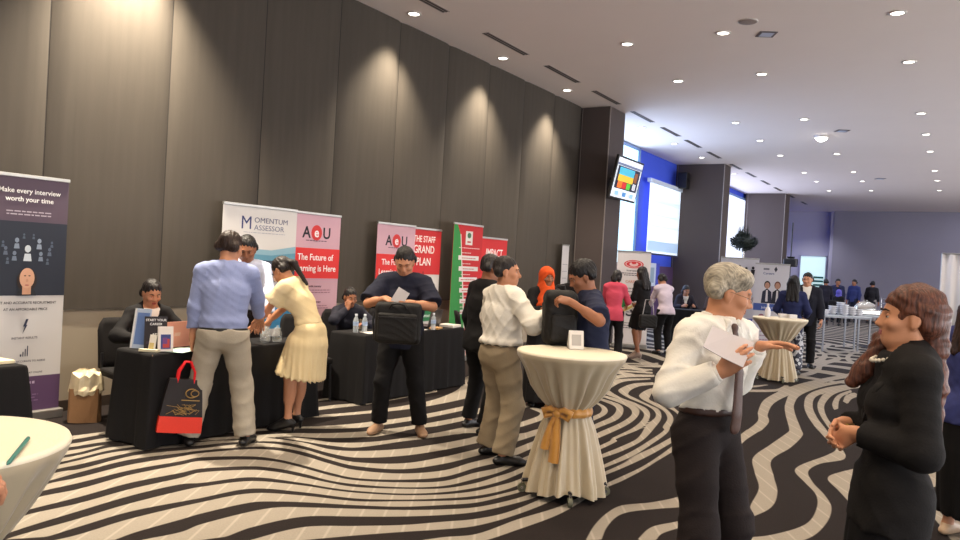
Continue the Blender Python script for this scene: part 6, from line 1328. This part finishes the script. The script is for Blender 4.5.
def bottle(label, x, y, z=ZT, grp='clear plastic water bottles'):
    global proto_b
    if proto_b is not None: return dup(proto_b, (x, y, z), 0, label)
    t = thing('water_bottle', label, 'bottle', (x, y, z), 0, grp); proto_b = t
    MB().lathe([(.028, 0), (.031, .006), (.031, .05), (.029, .06), (.031, .07), (.031, .13), (.024, .155), (.013, .175), (.012, .185)], 18).build('bottle_body', GLASS, t)
    MB().lathe([(.0315, .075), (.0315, .12)], 18, cap=False).build('paper_label', cm(150, 170, 200), t)
    MB().lathe([(.015, .182), (.015, .202), (.013, .204)], 14).build('cap', CAPB, t); return t
bottle('water bottle nearest the seated girl, left of the pair', -5.60, 6.24); bottle('water bottle in the pair, nearer the man with black bag', -5.56, 6.34); bottle('water bottle beside the dark laptop on second table', -5.36, 7.36)
GJ = mat('clear_glass', (.75, .8, .8), .05, alpha=.22, spec=1.0)
proto_j = None
for x, y, lab in ((-5.42, 4.80, 'clear glass jar nearest the blue-shirted man'), (-5.40, 4.93, 'clear glass jar nearest the woman in cream dress'), (-5.52, 4.90, 'clear glass jar at back of the group on first table')):
    if proto_j: dup(proto_j, (x, y, ZT), 0, lab); continue
    proto_j = t = thing('glass_jar', lab, 'jar', (x, y, ZT), 0, 'clear glass jars on first table')
    MB().lathe([(.04, 0), (.045, .01), (.045, .09), (.032, .105), (.032, .115)], 20).build('jar_body', GJ, t); MB().lathe([(.034, .115), (.034, .130), (.01, .134), (.012, .15), (0.002, .155)], 18).build('stopper', GJ, t)
# ------------------------------------------------------------------ on the second table
t = thing('laptop', 'dark laptop open at far end of second table', 'laptop', (-5.55, 7.62, ZT), -math.pi / 2 + 3.3)
MB().box((-.165, -.01, 0), (.165, .22, .018)).build('base', BLK, t, .004); MB().box((-.165, -.006, .012), (.165, 0, .23), M=Matrix.Rotation(.2, 4, 'X')).build('screen_lid', mat('laptop_dark', srgb(48, 40, 38), .4), t, .003)
def flat(name, label, cat, x, y, w, d, th, c, rz=0, z=ZT):
    o = box(name, (-w / 2, -d / 2, 0), (w / 2, d / 2, th), cm(*c)); o.location = (x, y, z); o.rotation_euler.z = rz; return tag(o, label, cat)
flat('notepad', 'tan notepad on second table in front of the dark laptop', 'notepad', -5.42, 7.50, .12, .17, .02, (196, 150, 96), .3)
flat('paper_stack', 'stack of white papers at far end of second table', 'paper', -5.50, 7.90, .22, .24, .03, (222, 214, 204), .15)
flat('paper_sheet', 'white sheet on second table right of the man with bag', 'paper', -5.46, 7.12, .21, .30, .002, (216, 210, 202), .2)
flat('paper_sheet', 'white sheet on second table beside the bottle pair', 'paper', -5.48, 6.42, .20, .28, .002, (216, 210, 202), -.3)
flat('paper_stack', 'stack of cream papers on table at left picture edge', 'paper', -5.50, 2.44, .30, .26, .02, (226, 212, 176), .1)
flat('paper_sheet', 'cream sheet in the middle of table at left edge', 'paper', -5.50, 1.95, .30, .5, .004, (222, 206, 172), .02)

# ------------------------------------------------------------------ bags
def tote(label, x, y, z, rz, w, d, h, lo_c, up_c, split, handle_c):
    t = thing('shopping_bag', label, 'bag', (x, y, z), rz)
    def sec(z0, z1, s0, s1): 
        m = MB(); vs = []
        for zz, s_ in ((z0, s0), ((z0 + z1) / 2, (s0 + s1) / 2 * 1.02), (z1, s1)):
            dd = d * (1 - .55 * zz / h)
            vs += [(-w / 2 * s_, -dd / 2, zz), (0, -dd / 2 - .012, zz), (w / 2 * s_, -dd / 2, zz), (w / 2 * s_, dd / 2, zz), (0, dd / 2 + .012, zz), (-w / 2 * s_, dd / 2, zz)]
        fs = [(j * 6 + k, j * 6 + (k + 1) % 6, (j + 1) * 6 + (k + 1) % 6, (j + 1) * 6 + k) for j in range(2) for k in range(6)] + [(5, 4, 3, 2, 1, 0), (12, 13, 14, 15, 16, 17)]
        return m.add(vs, fs)
    sec(0, h * split, 1.08, 1.04).build('lower_panel', fab('bag_low%d' % lo_c[0], *lo_c, rough=.5), t); sec(h * split, h, 1.04, .78).build('upper_panel', fab('bag_up%d' % up_c[0], *up_c, rough=.5), t)
    for sy in (-1, 1): MB().tube([(-w * .2, sy * d * .22, h - .03), (-w * .19, sy * d * .2, h + .06), (-w * .07, sy * .012, h + .135), (w * .07, sy * .012, h + .135), (w * .19, sy * d * .2, h + .06), (w * .2, sy * d * .22, h - .03)], .010, 8).build('handle', fab('bag_handle%d' % handle_c[0], *handle_c), t)
    return t
t = tote('black and red shopping bag with gold emblem held by the blue-shirted man', -5.195, 3.755, .13, RZC + .2, .31, .13, .42, (206, 52, 34), (36, 30, 30), .30, (212, 34, 40))
t.rotation_euler = (0, .10, RZC + .2)
gm = MB(); GO = mat('gold_print', srgb(150, 118, 62), .4, metal=.4)
gm.tube([(.05 + .045 * math.cos(a), -.060, .315 + .035 * math.sin(a)) for a in np.linspace(.8, 5.6, 16)], .005, 6); gm.tube([(.075 + .03 * math.cos(a), -.060, .315 + .025 * math.sin(a)) for a in np.linspace(0, 6.28, 16)], .0045, 6)
gm.box((-.02, -.062, .255), (.12, -.058, .263)); gm.build('gold_emblem', GO, t)
gm = MB(); rr_ = random.Random(3)
for _ in range(26): gm.tube([(rr_.uniform(-.13, .13), -.073 + .0, rr_.uniform(.14, .23)), (rr_.uniform(-.13, .13) * .9, -.073, rr_.uniform(.14, .23))][:1] + [(rr_.uniform(-.13, .13), -.073, rr_.uniform(.14, .23))], .002, 4)
gm.build('gold_scrollwork', GO, t)
# brown paper bag with foil-wrapped things
t = thing('paper_bag', 'brown paper bag with crumpled white and gold wrapping standing by the wall', 'bag', (-6.50, 3.74, 0), .9)
m = MB(); vs = []; rr_ = random.Random(5)
lev = [(.0, .13, .085), (.15, .128, .088), (.30, .125, .09)]
for z, a, b_ in lev:
    for k in range(16):
        an = 2 * math.pi * k / 16; q = (abs(math.cos(an)) ** 5 + abs(math.sin(an)) ** 5) ** (-1 / 5); vs.append((a * q * math.cos(an) + rr_.uniform(-.004, .004), b_ * q * math.sin(an) + rr_.uniform(-.004, .004), z))
m.add(vs, [(j * 16 + k, j * 16 + (k + 1) % 16, (j + 1) * 16 + (k + 1) % 16, (j + 1) * 16 + k) for j in range(2) for k in range(16)] + [tuple(range(15, -1, -1))]).build('bag_body', fab('kraft', 150, 112, 78, rough=.8), t)
m = MB(); vs = []
for j, (z, s_) in enumerate(((.24, 1.22), (.27, 1.30), (.34, 1.22), (.42, 1.1), (.45, .55), (.455, .1))):
    for k in range(20):
        an = 2 * math.pi * k / 20; f = s_ * (1 + rr_.uniform(-.09, .09)); vs.append((.108 * f * math.cos(an), .085 * f * math.sin(an), z + rr_.uniform(-.025, .025)))
m.add(vs, [(j * 20 + k, j * 20 + (k + 1) % 20, (j + 1) * 20 + (k + 1) % 20, (j + 1) * 20 + k) for j in range(5) for k in range(20)]).build('wrapping', mat('foil_wrap', srgb(226, 206, 170), .35, metal=.25, noise=.35, nscale=14), t)
def soft_box(name, lo, hi, m, parent, r=.04, bulge=.02):
    c = (np.array(lo) + np.array(hi)) / 2; h = (np.array(hi) - np.array(lo)) / 2; h2 = h - r
    def fn(P):
        q = np.abs(P - c.astype(f4)) - h2.astype(f4); return np.sqrt((np.maximum(q, 0) ** 2).sum(-1)) + np.minimum(q.max(-1), 0) - r
    v, q = nets([Prim(np.array(lo) - .03, np.array(hi) + .03, fn, .001)], .012, folds(.006, 1.2, 8)); return to_mesh(name, [(v, q)], m, parent)
# black laptop bag in front of the navy man
BAGM = fab('black_nylon', 30, 28, 27, rough=.6, bump=.3)
t = thing('laptop_bag', 'black laptop bag held open in front of the man in navy polo', 'bag', (-4.055, 5.055, .87), math.atan2(-5.05, 4.05) + math.pi / 2 - .1)
soft_box('bag_body', (-.20, -.07, 0), (.20, .07, .36), BAGM, t, .045)
soft_box('front_pocket', (-.17, -.105, .02), (.17, -.055, .27), BAGM, t, .02)
MB().tube([(-.07, -.075, .31), (-.05, -.10, .345), (0, -.115, .355), (.05, -.10, .345), (.07, -.075, .31)], .010, 8).build('carry_handle', BLK, t)
MB().tube([(-.19, 0, .33), (-.215, -.02, .2), (-.20, .0, .03)], .009, 8).build('strap', BLK, t)
MB().tube([(-.16, -.107, .235), (.16, -.107, .235)], .004, 6).build('zip', DSTEEL, t)
o = box('paper_sheet', (-.06, -.001, 0), (.05, .001, .15), PAPER, M=Matrix.Rotation(.5, 4, 'Y')); o.location = (-4.09, 5.05, 1.20); o.rotation_euler.z = math.atan2(-5.05, 4.05) + math.pi / 2; tag(o, 'white paper sticking out of the black laptop bag', 'paper')
# black backpack in front of the navy-shirted man
t = thing('backpack', 'black backpack held up by the man in navy shirt', 'bag', (-2.56, 5.14, 1.02), math.atan2(-5.1, 2.5) + math.pi / 2 + .3)
soft_box('bag_body', (-.13, -.09, 0), (.13, .09, .42), BAGM, t, .06); soft_box('front_pocket', (-.10, -.125, .03), (.10, -.07, .24), BAGM, t, .03)
for sx in (-1, 1): MB().tube([(sx * .07, .08, .38), (sx * .09, .15, .30), (sx * .08, .14, .12), (sx * .09, .08, .05)], .014, 8).build('shoulder_strap', BLK, t)
MB().tube([(-.04, .02, .41), (-.03, .02, .45), (.03, .02, .45), (.04, .02, .41)], .008, 8).build('carry_handle', BLK, t)
# sheet in the grey-haired man's hand
A, B_, C_, D_ = Vector((-.903, 3.300, 1.402)), Vector((-.733, 3.340, 1.345)), Vector((-.745, 3.215, 1.247)), Vector((-.905, 3.180, 1.318))
nn = (B_ - A).cross(D_ - A).normalized() * .0015; mid1 = (A + B_) / 2 + nn * 3; mid2 = (C_ + D_) / 2 + nn * 3
vs = [A, mid1, B_, C_, mid2, D_]; vs = [v + nn for v in vs] + [v - nn for v in vs]
o = MB().add(vs, [(0, 1, 4, 5), (1, 2, 3, 4), (11, 10, 7, 6), (10, 9, 8, 7), (0, 6, 7, 1), (1, 7, 8, 2), (2, 8, 9, 3), (3, 9, 10, 4), (4, 10, 11, 5), (5, 11, 6, 0)]).build('paper_sheet', mat('grey_paper', srgb(190, 182, 184), .7)); tag(o, 'folded white sheet held by the grey-haired man', 'paper')
# green brochure and handbag of the black-dress woman, shoulder items
t = thing('brochure', 'green and white brochure held by the woman in black dress', 'brochure', (-5.06, 12.86, .86), .65)
M = Matrix.Rotation(-.5, 4, 'Y'); box('cover', (-.13, -.006, 0), (.13, .006, .40), cm(214, 210, 190), t, M=M); box('printed_band', (-.11, -.009, .10), (.11, -.006, .30), cm(46, 130, 70), t, M=M); box('printed_band', (-.12, -.009, .02), (.12, -.006, .06), cm(210, 180, 90), t, M=M)
t = thing('handbag', 'dark handbag hanging beside the woman in black dress', 'bag', (-4.62, 12.75, .60), .6)
soft_box('bag_body', (-.16, -.06, 0), (.16, .06, .24), BAGM, t, .04); MB().tube([(-.10, 0, .22), (-.06, 0, .50), (.06, 0, .50), (.10, 0, .22)], .008, 8).build('strap', cm(170, 165, 165), t)

# ------------------------------------------------------------------ on the far cocktail table
t = thing('spray_bottle', 'white bottle with nozzle on the far cocktail table', 'bottle', (-2.56, 12.45, .99)); MB().lathe([(.04, 0), (.042, .01), (.042, .12), (.02, .15), (.014, .17)], 16).build('bottle_body', cm(224, 220, 220, .4), t); MB().lathe([(.016, .165), (.018, .20), (.008, .215)], 12).build('nozzle', cm(206, 206, 214, .4), t)
for x, y, lab in ((-2.36, 12.62, 'white card box on far cocktail table, left one'), (-2.22, 12.62, 'white card box on far cocktail table, right one')): flat('card_box', lab, 'box', x, y, .12, .08, .06, (222, 218, 214), .6, .992)

# ------------------------------------------------------------------ television on the first column
t = thing('television', 'flat television tilted down on the first column, colourful picture on screen', 'television', (-6.02, 14.80, 3.48), math.pi / 2)
Mt = Matrix.Rotation(.20, 4, 'X')
MB().box((-.70, -.03, -.44), (.70, .03, .44), M=Mt).build('bezel', BLK, t, .01)
def scr(x0, x1, z0, z1, c, k=1.0, y=-.033):
    return MB().box((x0, y, z0), (x1, y + .001, z1), M=Mt), mat('screen_%02x%02x%02x' % c, srgb(*c), .3, emit=srgb(*c), strength=k)
parts = [(-.66, .66, -.40, .40, (236, 240, 246), .9, -.0315), (-.66, .66, .25, .30, (120, 130, 160), .8, -.033), (-.60, .60, -.22, .24, (30, 34, 60), .6, -.033), (-.50, .30, .06, .22, (80, 190, 220), .9, -.0345), (-.50, .30, -.06, .07, (240, 200, 60), .9, -.035), (-.46, -.22, -.20, -.06, (240, 120, 40), .9, -.0345), (-.20, 0.0, -.20, -.07, (220, 50, 50), .9, -.0345), (.02, .22, -.20, -.07, (90, 200, 60), .9, -.0345), (.34, .50, -.02, .18, (150, 90, 50), .8, -.0345), (.34, .50, -.18, -.05, (230, 230, 240), .8, -.0345), (-.5, -.3, -.36, -.27, (150, 190, 230), .8, -.033), (-.1, .1, -.36, -.27, (90, 150, 210), .8, -.033), (.3, .5, -.36, -.27, (150, 190, 230), .8, -.033)]
p0 = None
for x0, x1, z0, z1, c, k, y in parts:
    m, mm = scr(x0, x1, z0, z1, c, k, y)
    o = m.build('screen' if p0 is None else 'screen_picture', mm, t if p0 is None else p0); p0 = p0 or o
MB().tube([(0, .03, 0), (0, .36, .03)], .04, 10).build('wall_bracket', DSTEEL, t)
# projection screen in the foyer
t = thing('projection_screen', 'bright projection screen with faint text between first and second columns', 'screen', (-7.62, 22.3, 2.12), math.pi / 2)
box('screen_surface', (-1.75, -.004, 0), (1.75, .004, 2.0), mat('projected_white', srgb(225, 238, 252), .6, emit=srgb(228, 240, 255), strength=1.25), t)
box('roller_case', (-1.85, -.06, 2.0), (1.85, .06, 2.12), cm(216, 226, 240), t, .01); box('bottom_bar', (-1.75, -.02, -.05), (1.75, .02, .0), cm(60, 60, 90), t)
box('projected_band', (-1.7, -.006, .06), (1.7, -.0045, .36), mat('projected_lilac', srgb(170, 196, 226), .6, emit=srgb(170, 196, 226), strength=1.0), t)
PL = mat('projected_text', srgb(190, 212, 232), .6, emit=srgb(190, 212, 232), strength=1.1); rr_ = random.Random(4)
for z in (1.55, 1.48, 1.10, .78):
    m = MB(); x = -1.5
    while x < 1.2: L = rr_.uniform(.08, .3); m.box((x, -.007, z), (x + L, -.006, z + .035)); x += L + .01
    m.build('projected_text', PL, t)
t = thing('wall_speaker', 'small black loudspeaker at upper right of the projection screen', 'speaker', (-7.5, 23.0, 4.45), math.pi / 2); MB().box((-.16, -.2, -.25), (.16, .1, .25)).build('cabinet', BLK, t, .02); MB().lathe([(.10, 0), (.02, .02)], 18, cap=False).build('cone', DSTEEL, t).rotation_euler = (math.pi / 2, 0, 0); t.children[1].location = (0, -.205, 0)
t = thing('poster', 'pale poster under the projection screen', 'poster', (-7.70, 21.2, 1.15), math.pi / 2); box('sheet', (-.75, -.01, 0), (.75, .01, .68), cm(206, 216, 232), t); box('printed_picture', (-.5, -.013, .1), (.3, -.010, .55), cm(150, 170, 190), t); box('printed_band', (.45, -.013, 0), (.75, -.010, .68), cm(70, 80, 190), t)
# topiary plant on silver stem
t = thing('topiary_plant', 'dark round topiary with spiky crown on a silver pole between the columns', 'plant', (-6.18, 25.73, 0))
MB().lathe([(.25, 0), (.27, .04), (.05, .06), (.035, .1), (.035, 2.5)], 18).build('pole', METAL, t)
m = MB(); rr_ = random.Random(9)
for k in range(420):
    th_ = rr_.uniform(0, 6.28); ph_ = math.acos(rr_.uniform(-1, 1)); rd = rr_.uniform(.7, 1.0); c = Vector((.42 * rd * math.sin(ph_) * math.cos(th_), .42 * rd * math.sin(ph_) * math.sin(th_), 2.72 + .27 * rd * math.cos(ph_)))
    d = (c - Vector((0, 0, 2.6))).normalized(); sd = d.orthogonal().normalized() * .035; L = rr_.uniform(.08, .17); m.add([c - sd, c + d * L * .5 + sd * .2, c + d * L, c + sd], [(0, 1, 2, 3)])
for k in range(60):
    a = rr_.uniform(0, 6.28); c = Vector((rr_.uniform(-.15, .15), rr_.uniform(-.15, .15), 2.9)); d = Vector((math.cos(a) * .35, math.sin(a) * .35, 1)).normalized(); L = rr_.uniform(.2, .45); sd = Vector((-math.sin(a), math.cos(a), 0)) * .02; m.add([c - sd, c + d * L, c + sd], [(0, 1, 2)])
m.ball((0, 0, 2.72), (.34, .34, .21), 16)
m.build('foliage', mat('dark_leaf', srgb(34, 44, 36), .6, noise=.3), t)
t = thing('light_stand', 'black lamp on a tripod stand beside the third column', 'lamp', (-3.87, 21.27, 0))
for k in range(3): a = 2.1 * k; MB().tube([(0, 0, .75), (.45 * math.cos(a), .45 * math.sin(a), .01)], .014, 8).build('leg', BLK, t)
MB().tube([(0, 0, .6), (0, 0, 3.1)], .016, 8).build('pole', BLK, t); MB().box((-.16, -.14, 1.92), (.16, .14, 2.14)).build('lamp_head', BLK, t, .03); MB().lathe([(.08, 0), (.11, .05)], 14).build('lens', DSTEEL, t).location = (.0, -.0, 2.14)

# ------------------------------------------------------------------ buffet
def buffet(label, x, y, rz, w=1.0, d=.55, h=.84):
    t = thing('buffet_table', label, 'table', (x, y, 0), rz)
    box('glass_top', (-w / 2, -d / 2, h - .02), (w / 2, d / 2, h), mat('frosted_glass', srgb(170, 176, 180), .25), t, .004)
    for sx in (-1, 1):
        for sy in (-1, 1): box('leg', (sx * (w / 2 - .03) - .016, sy * (d / 2 - .03) - .016, 0), (sx * (w / 2 - .03) + .016, sy * (d / 2 - .03) + .016, h - .02), STEEL, t)
    m = MB()
    for sy in (-1, 1): m.box((-w / 2, sy * (d / 2 - .03) - .016, h - .06), (w / 2, sy * (d / 2 - .03) + .016, h - .02))
    for sx in (-1, 1): m.box((sx * (w / 2 - .03) - .016, -d / 2, h - .06), (sx * (w / 2 - .03) + .016, d / 2, h - .02)); box('lower_rail', (sx * (w / 2 - .03) - .012, -d / 2 + .03, .14), (sx * (w / 2 - .03) + .012, d / 2 - .03, .165), STEEL, t)
    m.build('frame', STEEL, t); return t
RB = .57; STEEL = mat('brushed_steel', srgb(120, 120, 124), .4, metal=.6)
buffet('steel-framed buffet table carrying stacks of white bowls', -2.28, 19.05, RB, 1.10); buffet('steel-framed buffet table further back behind the bowls', -1.75, 20.5, RB, 1.2)
CHINA = mat('white_china', srgb(214, 212, 214), .25); proto = None; ux, uy = math.cos(RB), math.sin(RB)
for k, (off, back, nb) in enumerate(((-.40, -.02, 2), (-.20, .06, 4), (.0, -.08, 5), (.02, .14, 6), (.22, .0, 4), (.40, .05, 3))):
    for j in range(nb):
        p = (-2.28 + ux * off - uy * back, 19.05 + uy * off + ux * back, .84 + .045 * j); lab = 'white china bowl in the stacks on the nearer buffet table'
        if proto is None:
            proto = thing('china_bowl', lab, 'bowl', p, 0, 'white bowls stacked on the nearer buffet table'); MB().lathe([(.05, 0), (.055, .004), (.09, .045), (.098, .062), (.094, .062), (.086, .047), (.05, .012), (.0, .01)], 20, cap=False).build('bowl', CHINA, proto)
        else: dup(proto, p)
t = thing('chafing_dish', 'silver domed chafing dish on the further buffet table', 'serving dish', (-1.95, 20.45, .84), RB)
box('tray', (-.28, -.17, .0), (.28, .17, .12), METAL, t, .02)
m = MB(); vs = []; fs = []
for j in range(7):
    a = math.pi / 2 * j / 6
    for k in range(24): b_ = 2 * math.pi * k / 24; vs.append((.27 * math.cos(a) * math.cos(b_) + .0, .165 * math.cos(a) * math.sin(b_), .12 + .20 * math.sin(a)))
for j in range(6):
    for k in range(24): fs.append((j * 24 + k, j * 24 + (k + 1) % 24, (j + 1) * 24 + (k + 1) % 24, (j + 1) * 24 + k))
m.add(vs, fs, 0, True).build('dome_lid', METAL, t); MB().tube([(-.05, 0, .32), (-.03, 0, .35), (.03, 0, .35), (.05, 0, .32)], .008, 8).build('lid_handle', METAL, t)
t = thing('dish_rack', 'tall chrome wire rack at right end of the further buffet table', 'rack', (-1.46, 20.75, .84), RB)
for sx in (-1, 1):
    for sy in (-1, 1): MB().tube([(sx * .13, sy * .13, 0), (sx * .13, sy * .13, .42)], .008, 6).build('post', METAL, t)
for z in (.03, .16, .29, .41):
    m = MB()
    for q in np.linspace(-.13, .13, 6): m.tube([(-.13, q, z), (.13, q, z)], .004, 5)
    m.tube([(-.13, -.13, z), (-.13, .13, z)], .006, 6); m.tube([(.13, -.13, z), (.13, .13, z)], .006, 6); m.build('wire_shelf', METAL, t)

# ------------------------------------------------------------------ white partition at right
t = thing('partition_screen', 'tall white pleated partition screen standing at right in the hall', 'partition', (.78, 22.5, 0), math.atan2(-22.5, -.5) + math.pi / 2)
m = MB(); vs = []; fs = []; n = 90; Wd = 1.25
for z in (.06, 2.45):
    for k in range(n + 1): x = -Wd + 2 * Wd * k / n; vs.append((x, .03 * math.sin(x * 26), z))
for k in range(n): fs.append((k, k + 1, n + 2 + k, n + 1 + k))
o = m.add(vs, fs, 0, True).build('curtain', mat('white_drape', srgb(216, 206, 196), .85), t); sm = o.modifiers.new('thick', 'SOLIDIFY'); sm.thickness = .006
MB().tube([(-Wd, 0, 2.47), (Wd, 0, 2.47)], .02, 8).build('top_rail', ALU, t)
for sx in (-1, 1): MB().tube([(sx * Wd, 0, .0), (sx * Wd, 0, 2.47)], .02, 8).build('post', ALU, t); box('foot', (sx * Wd - .04, -.25, 0), (sx * Wd + .04, .25, .02), ALU, t)
